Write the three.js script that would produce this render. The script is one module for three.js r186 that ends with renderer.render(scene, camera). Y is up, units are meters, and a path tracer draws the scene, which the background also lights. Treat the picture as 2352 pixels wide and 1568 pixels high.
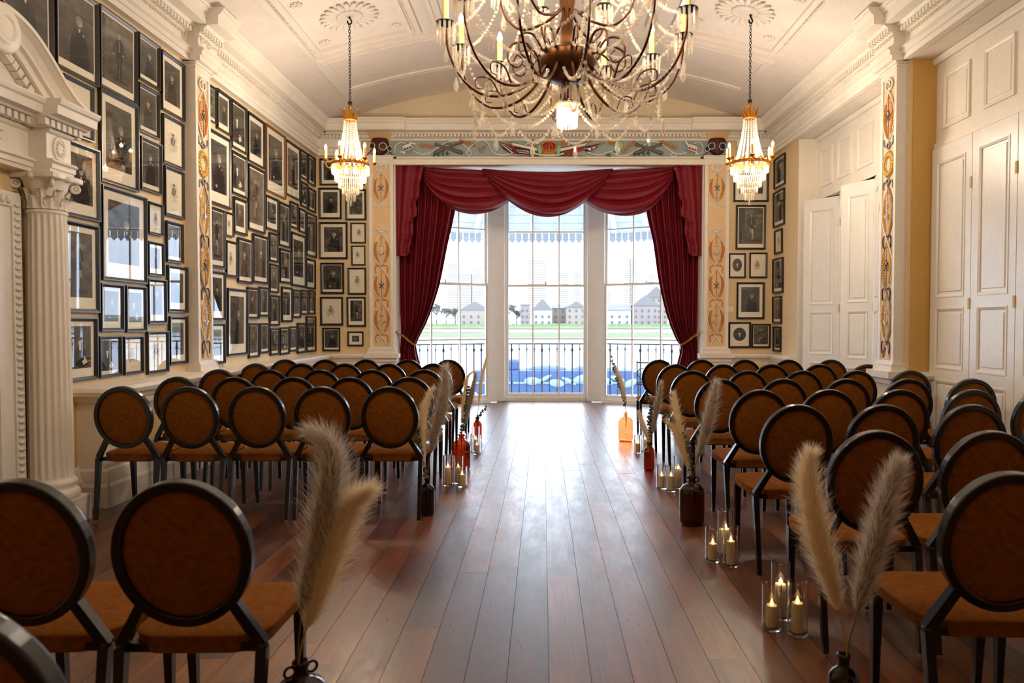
import * as THREE from 'three';
import { mergeGeometries, toCreasedNormals } from 'three/addons/utils/BufferGeometryUtils.js';
import { RoundedBoxGeometry } from 'three/addons/geometries/RoundedBoxGeometry.js';
import { createNoise2D, createNoise3D } from 'simplex-noise';

// ---------- camera, sky, exposure ----------
const scene = new THREE.Scene();
const renderer = new THREE.WebGLRenderer();
renderer.toneMapping = THREE.LinearToneMapping;
renderer.toneMappingExposure = 1.2;
renderer.shadowMap.enabled = true;
const FOCAL = 1640, EYE = 1.435;                       // focal length in pixels of the 2352 x 1568 frame; eye height in metres
const camera = new THREE.PerspectiveCamera(2 * Math.atan(784 / FOCAL) * 180 / Math.PI, 2494 / 1568, 0.05, 4000);
camera.setViewOffset(2494, 1568, 0, 0, 2352, 1568);    // the lens axis lies right of the frame's middle
camera.position.set(0, EYE, 0);
camera.rotation.x = -Math.atan(46 / FOCAL);
camera.focus = 7.2; camera.userData.fStop = 3.2;
scene.add(camera);

function mulberry(a) { return () => { a |= 0; a = a + 0x6D2B79F5 | 0; let t = Math.imul(a ^ a >>> 15, 1 | a); t = t + Math.imul(t ^ t >>> 7, 61 | t) ^ t; return ((t ^ t >>> 14) >>> 0) / 4294967296; }; }
let rnd = mulberry(20240711);
const R = (a, b) => a + (b - a) * rnd();
const n2 = createNoise2D(mulberry(5)), n3 = createNoise3D(mulberry(9));

// bright overcast daylight: broken white cloud all round
const SKY = 6.4;
{
  const W = 512, H = 256, data = new Float32Array(W * H * 4);
  for (let j = 0; j < H; j++) for (let i = 0; i < W; i++) {
    const el = ((j + .5) / H - .5) * Math.PI, az = (i + .5) / W * 2 * Math.PI, c = Math.cos(el);
    const x = c * Math.cos(az), y = Math.sin(el), z = c * Math.sin(az);
    let n = 0, a = .5; for (let k = 0, f = 1.7; k < 5; k++, f *= 2.1, a *= .55) n += a * n3(x * f, y * f * 2.4, z * f);
    const t = THREE.MathUtils.smoothstep(n, -.45, .5), o = (j * W + i) * 4;
    data[o] = SKY * (.53 + .32 * t); data[o + 1] = SKY * (.705 + .24 * t); data[o + 2] = SKY * (.97 + .08 * t); data[o + 3] = 1;
  }
  const sky = new THREE.DataTexture(data, W, H, THREE.RGBAFormat, THREE.FloatType);
  sky.mapping = THREE.EquirectangularReflectionMapping; sky.magFilter = THREE.LinearFilter; sky.needsUpdate = true;
  scene.background = sky;
}

// ---------- helpers ----------
const V = (x, y, z) => new THREE.Vector3(x, y, z);
const M4 = new THREE.Matrix4();
function clean(g) {
  if (g.index) g = g.toNonIndexed();
  if (!g.attributes.normal) g.computeVertexNormals();
  for (const k of Object.keys(g.attributes)) if (!['position', 'normal', 'uv', 'color'].includes(k)) g.deleteAttribute(k);
  if (!g.attributes.uv) g.setAttribute('uv', new THREE.Float32BufferAttribute(new Float32Array(g.attributes.position.count * 2), 2));
  return g;
}
function mg(list) {
  list = list.flat(9).filter(Boolean); if (list.length === 1) return clean(list[0]);
  list = list.map(clean); const c = list.some((g) => g.attributes.color);
  if (c) for (const g of list) if (!g.attributes.color) g.setAttribute('color', new THREE.Float32BufferAttribute(new Float32Array(g.attributes.position.count * 3).fill(1), 3));
  return mergeGeometries(list);
}
function uvm(g, s = 1) {                                   // uv in metres, from the side that a face looks to
  g = clean(g); const p = g.attributes.position, n = g.attributes.normal, u = new Float32Array(p.count * 2);
  for (let t = 0; t < p.count; t += 3) {
    const ax = Math.abs(n.getX(t) + n.getX(t + 1) + n.getX(t + 2)), ay = Math.abs(n.getY(t) + n.getY(t + 1) + n.getY(t + 2)), az = Math.abs(n.getZ(t) + n.getZ(t + 1) + n.getZ(t + 2));
    for (let k = t; k < t + 3; k++) { const x = p.getX(k), y = p.getY(k), z = p.getZ(k); u[k * 2] = (ax > ay && ax > az ? z : x) * s; u[k * 2 + 1] = (ay > ax && ay > az ? z : y) * s; }
  }
  g.setAttribute('uv', new THREE.BufferAttribute(u, 2)); return g;
}
const at = (g, x = 0, y = 0, z = 0, rx = 0, ry = 0, rz = 0, s = 1) => { g.applyMatrix4(new THREE.Matrix4().compose(V(x, y, z), new THREE.Quaternion().setFromEuler(new THREE.Euler(rx, ry, rz)), Array.isArray(s) ? V(...s) : V(s, s, s))); return g; };
const box = (w, h, d, x = 0, y = 0, z = 0, rx = 0, ry = 0, rz = 0) => at(new THREE.BoxGeometry(w, h, d), x, y, z, rx, ry, rz);
const span = (x0, x1, y0, y1, z0, z1) => box(Math.abs(x1 - x0), Math.abs(y1 - y0), Math.abs(z1 - z0), (x0 + x1) / 2, (y0 + y1) / 2, (z0 + z1) / 2);
const rbox = (w, h, d, r, x = 0, y = 0, z = 0, rx = 0, ry = 0, rz = 0) => at(new RoundedBoxGeometry(w, h, d, 2, r), x, y, z, rx, ry, rz);
const cyl = (r0, r1, h, x = 0, y = 0, z = 0, n = 16, rx = 0, ry = 0, rz = 0) => at(new THREE.CylinderGeometry(r0, r1, h, n), x, y, z, rx, ry, rz);
const ball = (r, x = 0, y = 0, z = 0, s = [1, 1, 1], n = 10, rx = 0, ry = 0, rz = 0) => at(new THREE.SphereGeometry(r, n, Math.max(6, n * .7 | 0)), x, y, z, rx, ry, rz, s);
const lathe = (pts, n = 24, x = 0, y = 0, z = 0) => at(new THREE.LatheGeometry(pts.map(([a, b]) => new THREE.Vector2(Math.max(a, 1e-4), b)), n), x, y, z);
const tor = (r, t, x = 0, y = 0, z = 0, rx = 0, ry = 0, rz = 0, n = 24, m = 8) => at(new THREE.TorusGeometry(r, t, m, n), x, y, z, rx, ry, rz);
const curve = (pts) => new THREE.CatmullRomCurve3(pts.map((p) => p.isVector3 ? p : V(...p)), false, 'catmullrom', .5);
const tube = (pts, r, n = 16, m = 6) => new THREE.TubeGeometry(pts.getPoint ? pts : curve(pts), n, r, m, false);
const bar = (a, b, r, m = 6) => { const A = V(...a), B = V(...b), d = B.clone().sub(A), g = new THREE.CylinderGeometry(r, r, d.length(), m); g.applyQuaternion(new THREE.Quaternion().setFromUnitVectors(V(0, 1, 0), d.clone().normalize())); const c = A.add(B).multiplyScalar(.5); g.translate(c.x, c.y, c.z); return g; };
const beam = (a, b, w, h) => { const A = V(...a), B = V(...b), d = B.clone().sub(A), g = new THREE.BoxGeometry(w, h, d.length()); const m = new THREE.Matrix4().lookAt(B, A, Math.abs(d.y) > .98 * d.length() ? V(0, 0, 1) : V(0, 1, 0)); g.applyMatrix4(m); const c = A.add(B).multiplyScalar(.5); g.translate(c.x, c.y, c.z); return g; };
function taperTube(pts, rad, n = 16, m = 6) {              // tube whose radius follows rad(t); rad may take the angle too
  const c = pts.getPoint ? pts : curve(pts), f = c.computeFrenetFrames(n, false), pos = [], idx = [];
  for (let i = 0; i <= n; i++) { const p = c.getPointAt(i / n); for (let j = 0; j < m; j++) { const a = j / m * 2 * Math.PI, r = rad(i / n, a); pos.push(p.x + r * (Math.cos(a) * f.normals[i].x + Math.sin(a) * f.binormals[i].x), p.y + r * (Math.cos(a) * f.normals[i].y + Math.sin(a) * f.binormals[i].y), p.z + r * (Math.cos(a) * f.normals[i].z + Math.sin(a) * f.binormals[i].z)); } }
  for (let i = 0; i < n; i++) for (let j = 0; j < m; j++) { const a = i * m + j, b = i * m + (j + 1) % m, c2 = a + m, d = b + m; idx.push(a, b, c2, b, d, c2); }
  const g = new THREE.BufferGeometry(); g.setAttribute('position', new THREE.Float32BufferAttribute(pos, 3)); g.setIndex(idx); g.computeVertexNormals(); return g;
}
function rope(pts, r, closed = false) {                    // two-strand rope
  const c = pts.getPoint ? pts : new THREE.CatmullRomCurve3(pts.map((p) => V(...p)), closed), L = c.getLength(), turns = L / (r * 5.5);
  return taperTube(c, (t, a) => r * (.82 + .26 * Math.abs(Math.sin(a + t * turns * Math.PI))), Math.min(400, Math.ceil(turns * 2.4)), 6);
}
function grid(f, nu, nv) {                                 // f(u, v) -> [x, y, z]
  const pos = [], uv = [], idx = [];
  for (let j = 0; j <= nv; j++) for (let i = 0; i <= nu; i++) { pos.push(...f(i / nu, j / nv)); uv.push(i / nu, j / nv); }
  for (let j = 0; j < nv; j++) for (let i = 0; i < nu; i++) { const a = j * (nu + 1) + i, b = a + 1, c = a + nu + 1, d = c + 1; idx.push(a, b, c, b, d, c); }
  const g = new THREE.BufferGeometry(); g.setAttribute('position', new THREE.Float32BufferAttribute(pos, 3)); g.setAttribute('uv', new THREE.Float32BufferAttribute(uv, 2)); g.setIndex(idx); g.computeVertexNormals(); return g;
}
function prism(prof, A, B, n) {                            // profile [[out, y] ...] carried from A to B ([x, z]); n = [nx, nz] points out
  const pos = [], P = (q, e) => [e[0] + n[0] * q[0], q[1], e[1] + n[1] * q[0]], k = prof.length;
  const d = [B[0] - A[0], B[1] - A[1]], flip = d[0] * n[1] - d[1] * n[0] > 0;
  const tri = (a, b, c) => pos.push(...(flip ? [...a, ...c, ...b] : [...a, ...b, ...c]));
  for (let i = 0; i < k; i++) { const a = P(prof[i], A), b = P(prof[(i + 1) % k], A), c = P(prof[i], B), e = P(prof[(i + 1) % k], B); tri(a, c, b); tri(b, c, e); }
  const sh = THREE.ShapeUtils.triangulateShape(prof.map(([a, b]) => new THREE.Vector2(a, b)), []);
  const ccw = THREE.ShapeUtils.area(prof.map(([a, b]) => new THREE.Vector2(a, b))) > 0;
  for (const [a, b, c] of sh) { const [p, q, r] = ccw ? [a, b, c] : [a, c, b]; tri(P(prof[p], A), P(prof[q], A), P(prof[r], A)); tri(P(prof[p], B), P(prof[r], B), P(prof[q], B)); }
  const g = new THREE.BufferGeometry(); g.setAttribute('position', new THREE.Float32BufferAttribute(pos, 3)); g.computeVertexNormals(); return g;
}
function plate(pts, depth, bev = 0, seg = 1) {             // outline [[x, y] ...] given a thickness, back face at z = 0
  const s = new THREE.Shape(pts.map(([a, b]) => new THREE.Vector2(a, b)));
  return new THREE.ExtrudeGeometry(s, { depth: depth - bev * 2, bevelEnabled: bev > 0, bevelSize: bev, bevelThickness: bev, bevelSegments: seg, curveSegments: 6 }).translate(0, 0, bev);
}
function frameBars(w, h, b, t, x = 0, y = 0, z = 0, fall = .45) { // mitred picture-frame moulding: outer w x h, bar b, front t proud, slanting in
  const q = (W, H) => [[-W, -H], [W, -H], [W, H], [-W, H]], o = q(w / 2, h / 2), m = q(w / 2 - b * .35, h / 2 - b * .35), i = q(w / 2 - b, h / 2 - b), pos = [];
  const quad = (a, c, d, e) => pos.push(...a, ...c, ...d, ...a, ...d, ...e);
  for (let k = 0; k < 4; k++) { const n = (k + 1) % 4; const P = (r, j, zz) => [x + r[j][0], y + r[j][1], z + zz];
    quad(P(o, k, 0), P(o, n, 0), P(o, n, t), P(o, k, t)); quad(P(o, k, t), P(o, n, t), P(m, n, t), P(m, k, t)); quad(P(m, k, t), P(m, n, t), P(i, n, t * fall), P(i, k, t * fall)); quad(P(i, k, t * fall), P(i, n, t * fall), P(i, n, 0), P(i, k, 0)); }
  const g = new THREE.BufferGeometry(); g.setAttribute('position', new THREE.Float32BufferAttribute(pos, 3)); g.computeVertexNormals(); return g;
}
const used = {};
function numbered(n) { if (!(n in used)) { used[n] = 0; return n; } return n + '_' + String(++used[n]).padStart(3, '0'); }
function put(o, parent) { if (!parent || parent === scene) { o.name = numbered(o.name); scene.add(o); } else parent.add(o); return o; }
function mesh(name, g, m, parent) { const o = new THREE.Mesh(Array.isArray(g) ? mg(g) : g, m); o.name = name; o.castShadow = o.receiveShadow = true; return put(o, parent); }
function thing(name, label, category, pos = [0, 0, 0], ry = 0, group) { const o = new THREE.Group(); o.name = name; o.position.set(...pos); o.rotation.y = ry; o.userData = { label, category }; if (group) o.userData.group = group; return put(o); }
function tag(o, label, category, group) { Object.assign(o.userData, { label, category }); if (group) o.userData.group = group; return o; }
function struct(name, g, m) { const o = g ? mesh(name, g, m) : put(Object.assign(new THREE.Group(), { name })); o.userData.kind = 'structure'; return o; }
function stuff(o) { o.userData.kind = 'stuff'; return o; }
function copy(o, pos, ry, label) { const c = o.clone(); c.name = o.name.replace(/_\d{3}$/, ''); put(c); c.userData = { ...o.userData }; if (label) c.userData.label = label; c.position.set(...pos); c.rotation.y = ry; return c; }
function inst(name, g, m, mats, parent, cols) { const o = new THREE.InstancedMesh(g, m, mats.length); mats.forEach((x, i) => o.setMatrixAt(i, x)); if (cols) cols.forEach((c, i) => o.setColorAt(i, c)); o.name = name; o.castShadow = o.receiveShadow = true; stuff(o); return put(o, parent); }
const mx = (x, y, z, rx = 0, ry = 0, rz = 0, sx = 1, sy = sx, sz = sx) => new THREE.Matrix4().compose(V(x, y, z), new THREE.Quaternion().setFromEuler(new THREE.Euler(rx, ry, rz)), V(sx, sy, sz));

// ---------- textures and materials ----------
function dataTex(W, H, f, srgb) {
  const d = new Uint8Array(W * H * 4);
  for (let j = 0; j < H; j++) for (let i = 0; i < W; i++) { const c = f(i / W, j / H), o = (j * W + i) * 4; for (let k = 0; k < 3; k++) d[o + k] = Math.max(0, Math.min(255, Math.round((Array.isArray(c) ? c[k] : c) * 255))); d[o + 3] = 255; }
  const t = new THREE.DataTexture(d, W, H); t.wrapS = t.wrapT = THREE.RepeatWrapping; t.magFilter = THREE.LinearFilter; if (srgb) t.colorSpace = THREE.SRGBColorSpace; t.needsUpdate = true; return t;
}
const per = (u, v, f, o = 0) => { const a = u * 2 * Math.PI, b = v * 2 * Math.PI; return n3(Math.cos(a) * f + o, Math.sin(a) * f + Math.cos(b) * f * 1.3, Math.sin(b) * f * 1.3 - o); };   // noise that repeats
const TEX = {
  plaster: dataTex(256, 256, (u, v) => .5 + .2 * per(u, v, 3) + .15 * per(u, v, 9, 4) + .12 * per(u, v, 22, 7)),
  plasterTone: dataTex(256, 256, (u, v) => { const k = .975 + .012 * per(u, v, 1.4, 3) + .01 * per(u, v, 6, 8); return [k, k * .995, k * .985]; }, true),
  velvet: dataTex(256, 256, (u, v) => { const k = .88 + .07 * per(u, v, 2, 1) + .04 * per(u, v, 7, 2) + .03 * per(u, v, 20, 3); return [k, k, k]; }, true),
  scuff: dataTex(512, 512, (u, v) => .5 + .07 * n2(u * 4, v * 3) + .06 * n2(u * 14 + 9, v * 9) + .05 * n2(u * 60, v * 14 + 3)),
};
const rep = (t, a, b = a) => { const c = t.clone(); c.repeat.set(a, b); c.needsUpdate = true; return c; };
const std = (color, roughness, o = {}) => new THREE.MeshStandardMaterial({ color, roughness, ...o });
const phy = (color, roughness, o = {}) => new THREE.MeshPhysicalMaterial({ color, roughness, ...o });
const paint = (c, r = .45) => std(c, r, { bumpMap: rep(TEX.plaster, 1.7), bumpScale: .0006, map: rep(TEX.plasterTone, .6) });
const MAT = {
  white: paint('#f2ebe0', .42), gloss: paint('#f1eee8', .3), cream: paint('#ecd0a2', .6), yellow: paint('#d9ad5c', .5), ceil: paint('#e9e0d9', .75), peach: paint('#ecc99a', .55), lunette: paint('#e6d6b8', .7),
  black: phy('#0d0b0b', .38, { clearcoat: .3, clearcoatRoughness: .25 }), brownFrame: phy('#7a4a22', .35, { clearcoat: .4, clearcoatRoughness: .2 }), paper: std('#efe6d2', .95), board: std('#b59b72', .9),
  pane: phy('#ffffff', 0, { transmission: 1, thickness: 0, ior: 1.5 }), picGlass: phy('#ffffff', 0, { transmission: 1, thickness: 0, ior: 1.62 }),
  velvet: phy('#8c0320', .6, { sheen: .75, sheenColor: new THREE.Color('#ee1240'), sheenRoughness: .25, side: THREE.DoubleSide, map: rep(TEX.velvet, 3), bumpMap: rep(TEX.velvet, 9), bumpScale: .0015 }),
  chairFrame: phy('#040303', .38, { specularIntensity: .5, clearcoat: .7, clearcoatRoughness: .12 }), suede: phy('#8a5010', .9, { sheen: .8, sheenColor: new THREE.Color('#e8962c'), sheenRoughness: .4, specularIntensity: .3, map: rep(TEX.velvet, 2), bumpMap: rep(TEX.velvet, 6), bumpScale: .001 }), glide: std('#b9bcc0', .25, { metalness: 1 }),
  gilt: std('#b9761d', .3, { metalness: .85 }), giltPaint: std('#d98a1e', .45, { metalness: .25 }), bronze: std('#4d2c10', .33, { metalness: .85 }), iron: std('#17120f', .5, { metalness: .4 }), brass: std('#c08a3c', .25, { metalness: 1 }),
  crystal: phy('#ffffff', 0, { transmission: 1, thickness: .02, ior: 1.55 }), candleWax: std('#e9c26a', .55), bulb: new THREE.MeshStandardMaterial({ color: '#fff1d8', emissive: new THREE.Color(1, .86, .64), emissiveIntensity: 7, roughness: .4 }),
  ropeWhite: std('#e9e6e0', .6), ropeGrey: std('#8d8f9a', .55), leafGold: std('#d8821c', .5), leafYellow: std('#e0b04a', .45), leafGreen: std('#2f6a2a', .55), slate: std('#9aa8a8', .7), navy: std('#16223f', .6), crimson: std('#9c1420', .55), cannon: std('#6d655c', .5, { metalness: .2 }), bark: std('#4a1414', .5), teal: std('#1e4a4c', .6), mint: std('#9cc4a0', .6), silver: std('#c9ced6', .28, { metalness: .9 }), charcoal: std('#2b2b33', .5),
};
const LAMP = new THREE.Color(1, .845, .66);
function lamp(x, y, z, cd, radius, parent) { const l = new THREE.PointLight(LAMP, cd, 0, 2); l.position.set(x, y, z); l.castShadow = true; l.shadow.radius = radius / .02; (parent || scene).add(l); return l; }
// ---------- room shell ----------
const XL = -3.6, XR = 3.66, XC = .03, DB = 11.37, REAR = 3.2, RAIL = .93, ENT = 4.04, TOP = 4.56;
const CE = (x) => TOP + .6 * (1 - ((x - XC) / 3.35) ** 2);
const bayD = (x) => { const a = Math.abs(x - .055); return a < .86 ? 12.9 : a < 2.45 ? 12.62 - (a - .98) * .55 : 11.3; };

// floor of individual boards running towards the window
const woodTex = [0, 1, 2].map((k) => dataTex(512, 1024, (u, v) => {
  const w = u + .012 * n2(v * 3 + k * 5, u * 2), g = n3(w * 38, v * 2.2, k * 9) * .5 + n3(w * 110, v * 5, k * 9 + 3) * .4 + n3(w * 230, v * 9, k * 9 + 5) * .25, b = n3(u * 6, v * 1.6, k * 5 + 40), s = .58 + .13 * g + .14 * b;
  return [s * .74, s * .42, s * .09];
}, true));
const woodMats = [['#ffffff', 0], ['#e9d2bd', 1], ['#c9a78c', 2], ['#f4ddc4', 2], ['#d9b394', 0], ['#b08a70', 1]].map(([c, k], i) => {
  const map = woodTex[k].clone(); map.repeat.set(1, .45); map.offset.set(.13 * i, .31 * i); map.needsUpdate = true;
  const ro = rep(TEX.scuff, 1.3, .6); ro.offset.set(.21 * i, .37 * i);
  return phy(c, .72, { map, roughnessMap: ro, ior: 1.52, clearcoat: .9, clearcoatRoughness: .4 });
});
{
  const floor = struct('floor', uvm(mg([span(XL - .2, XR + .5, -.12, -.021, REAR + .2, -11.45), span(-2.5, 2.65, -.12, -.021, -11.45, -11.9), span(-1, 1.1, -.12, -.021, -11.9, -12.95), span(XL, XR + .3, -.021, -.001, REAR, -1.05)])), woodMats[1]);
  const W = .1695, lens = [1.5, 1.85, 2.2], geos = {};
  const plank = (L) => { const k = L.toFixed(2); if (!geos[k]) { const g = uvm(new THREE.BoxGeometry(W - .0022, .02, +k)); const p = g.attributes.position, u = g.attributes.uv; for (let i = 0; i < p.count; i++) u.setXY(i, p.getX(i) + .08, p.getZ(i)); geos[k] = g; } return geos[k]; };
  for (let c = -22; c < 22; c++) {
    const x = .024 + W * (c + .5); if (x < XL + .02 || x > XR + .24) continue;
    let d = 1.05; const end = bayD(x) - .01; let first = true;
    while (d < end - .05) {
      let L = first ? R(.6, 2) : lens[Math.floor(rnd() * 3)]; first = false; L = Math.round(L * 20) / 20; if (end - d - L < .5) L = end - d;
      const o = mesh('plank', plank(L - .0022), woodMats[Math.floor(rnd() * 6)], floor);
      o.position.set(x, -.01 + R(-.0006, .0002), -(d + L / 2)); d += L;
    }
  }
}
// walls with thickness
const wallL = struct('wall_left', uvm(span(XL - .25, XL, 0, 5.5, REAR, -DB - .25)), MAT.cream);
const wallB = struct('wall_back', uvm(mg([span(XL, -2.36, 0, 5.5, -DB, -DB - .25), span(2.55, XR + .6, 0, 5.5, -DB, -DB - .25), span(-2.36, 2.55, 3.914, 5.5, -DB, -DB - .25)])), MAT.cream);
struct('wall_rear', uvm(span(XL - .25, XR + .6, 0, 5.5, REAR, REAR + .25)), MAT.cream);
const XD = 3.93;
const wallR = struct('wall_right', uvm(mg([span(XR, XR + .6, 0, 4.05, -10.29, -DB), span(XR, XD + .1, 0, 4.05, -7.2, -7.62), span(XR, XR + .6, 4.05, 5.5, REAR, -DB), span(XR, XR + .6, 0, 4.05, REAR, -1.2)])), MAT.cream);
mesh('jamb_face', uvm(span(3.70, XD, RAIL, 4.04, -7.2, -7.188)), MAT.yellow, wallR);
mesh('recess_soffit', uvm(mg([span(XR + .02, XD + .1, 4.046, 4.054, -7.62, -10.29), span(XR + .02, XD + .1, 4.046, 4.054, -1.2, -7.2)])), MAT.white, wallR);
mesh('lunette', uvm(grid((u, v) => { const x = XC - 3.33 + 6.66 * u; return [x, TOP - .05 + (CE(x) - TOP + .05) * v, -DB + .012]; }, 40, 1)), MAT.lunette, wallB);

// vaulted ceiling with raised ribs and roses
const ceiling = struct('ceiling', uvm(mg([grid((u, v) => { const x = XL - .05 + (XR - XL + .1) * u; return [x, CE(x), REAR + (-DB - .02 - REAR) * v]; }, 60, 12), span(XL - .3, XR + .6, 5.5, 5.7, REAR + .25, -DB - .3)])), MAT.ceil);
{
  const ribZ = (x, d0, d1, w, t) => grid((u, v) => { const a = [[-w, .01], [-w, -t], [-w * .3, -t], [-w * .25, -t * .55], [w * .45, -t * .55], [w * .5, -t * .8], [w, -t * .8], [w, .01]][Math.round(u * 7)]; const xx = x + a[0], e = v < .01 || v > .99; return [xx, CE(xx) + (e ? .01 : a[1]), -(d0 + (d1 - d0) * (v < .5 ? 0 : 1))]; }, 7, 3);
  const ribX = (d, x0, x1, w, t) => grid((u, v) => { const a = [[-w, .01], [-w, -t], [-w * .3, -t], [-w * .25, -t * .55], [w * .45, -t * .55], [w * .5, -t * .8], [w, -t * .8], [w, .01]][Math.round(u * 7)]; const k = Math.round(v * 26), x = x0 + (x1 - x0) * Math.min(1, Math.max(0, (k - 1) / 24)); return [x, CE(x) + (k === 0 || k === 26 ? .01 : a[1]), -(d + a[0])]; }, 7, 26);
  const flat = (g) => { g = g.toNonIndexed(); g.computeVertexNormals(); return uvm(g); };
  const rib = (g) => mesh('rib_moulding', flat(g), MAT.ceil, ceiling);
  for (const s of [-1, 1]) {
    const c = s < 0 ? -2.195 : 2.255, a = c - .61, b = c + .61;
    for (const [d0, d1] of [[7.3, 8.9], [4.2, 5.8]]) { rib(ribZ(a, d0 - .07, d1 + .07, .078, .0375)); rib(ribZ(b, d0 - .07, d1 + .07, .078, .0375)); rib(ribX(d0, a, b, .075, .035)); rib(ribX(d1, a, b, .075, .035)); }
    // egg beading along the panel's inner edge
    const eg = []; for (const x of [a + .1 * 0, b]) for (let d = 7.34; d < 8.9; d += .05) eg.push(at(new THREE.IcosahedronGeometry(.016, 0), x, CE(x) - .03, -d));
    stuff(mesh('egg_beading', eg, MAT.ceil, ceiling));
    // rose: petals round a boss, the ring that takes the hook, four corner flowers
    const slope = Math.atan2(CE(c + .1) - CE(c - .1), .2), dc = s < 0 ? 8.19 : 8.06;
    const rose = new THREE.Group(); rose.name = 'ceiling_rose'; rose.position.set(c, CE(c), -dc); rose.rotation.z = slope; ceiling.add(rose);
    const petal = at(new THREE.SphereGeometry(1, 8, 6), 0, 0, 0, 0, 0, 0, [.105, .022, .034]);
    for (let k = 0; k < 22; k++) { const t = k / 22 * 2 * Math.PI; const p = mesh('petal', petal, MAT.ceil, rose); p.position.set(Math.cos(t) * .235, -.012, Math.sin(t) * .235); p.rotation.set(0, -t, -.1); }
    mesh('boss', [lathe([[.14, .0], [.145, -.02], [.12, -.03], [.1, -.018], [.06, -.02], [.05, -.035], [0, -.04]], 28), lathe([[.3, .002], [.3, -.006], [0, -.008]], 32)], MAT.ceil, rose);
    for (const [ex, ez] of [[-.42, -.5], [.42, -.5], [-.42, .5], [.42, .5]]) {
      const x = c + ex, g = []; for (let k = 0; k < 8; k++) { const t = k / 8 * 2 * Math.PI; g.push(ball(1, Math.cos(t) * .042, -.008, Math.sin(t) * .042, [.032, .012, .015], 6, 0, -t)); } g.push(ball(.016, 0, -.012, 0));
      const f = mesh('corner_flower', g, MAT.ceil, ceiling); f.position.set(x, CE(x), -(dc - .03) + ez); f.rotation.z = Math.atan2(CE(x + .1) - CE(x - .1), .2);
    }
  }
  rib(ribX(9.18, -2.87, 2.93, .06, .03)); rib(ribX(10.28, -2.87, 2.93, .05, .025)); rib(ribZ(-2.81, 9.115, 10.335, .063, .0325)); rib(ribZ(2.87, 9.115, 10.335, .063, .0325));
  for (const x of [-1.27, 1.33]) rib(ribZ(x, 4.13, 9.03, .063, .0325));
  rib(ribX(8.96, -1.27, 1.33, .06, .03)); rib(ribX(4.2, -1.27, 1.33, .06, .03));
}

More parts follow.
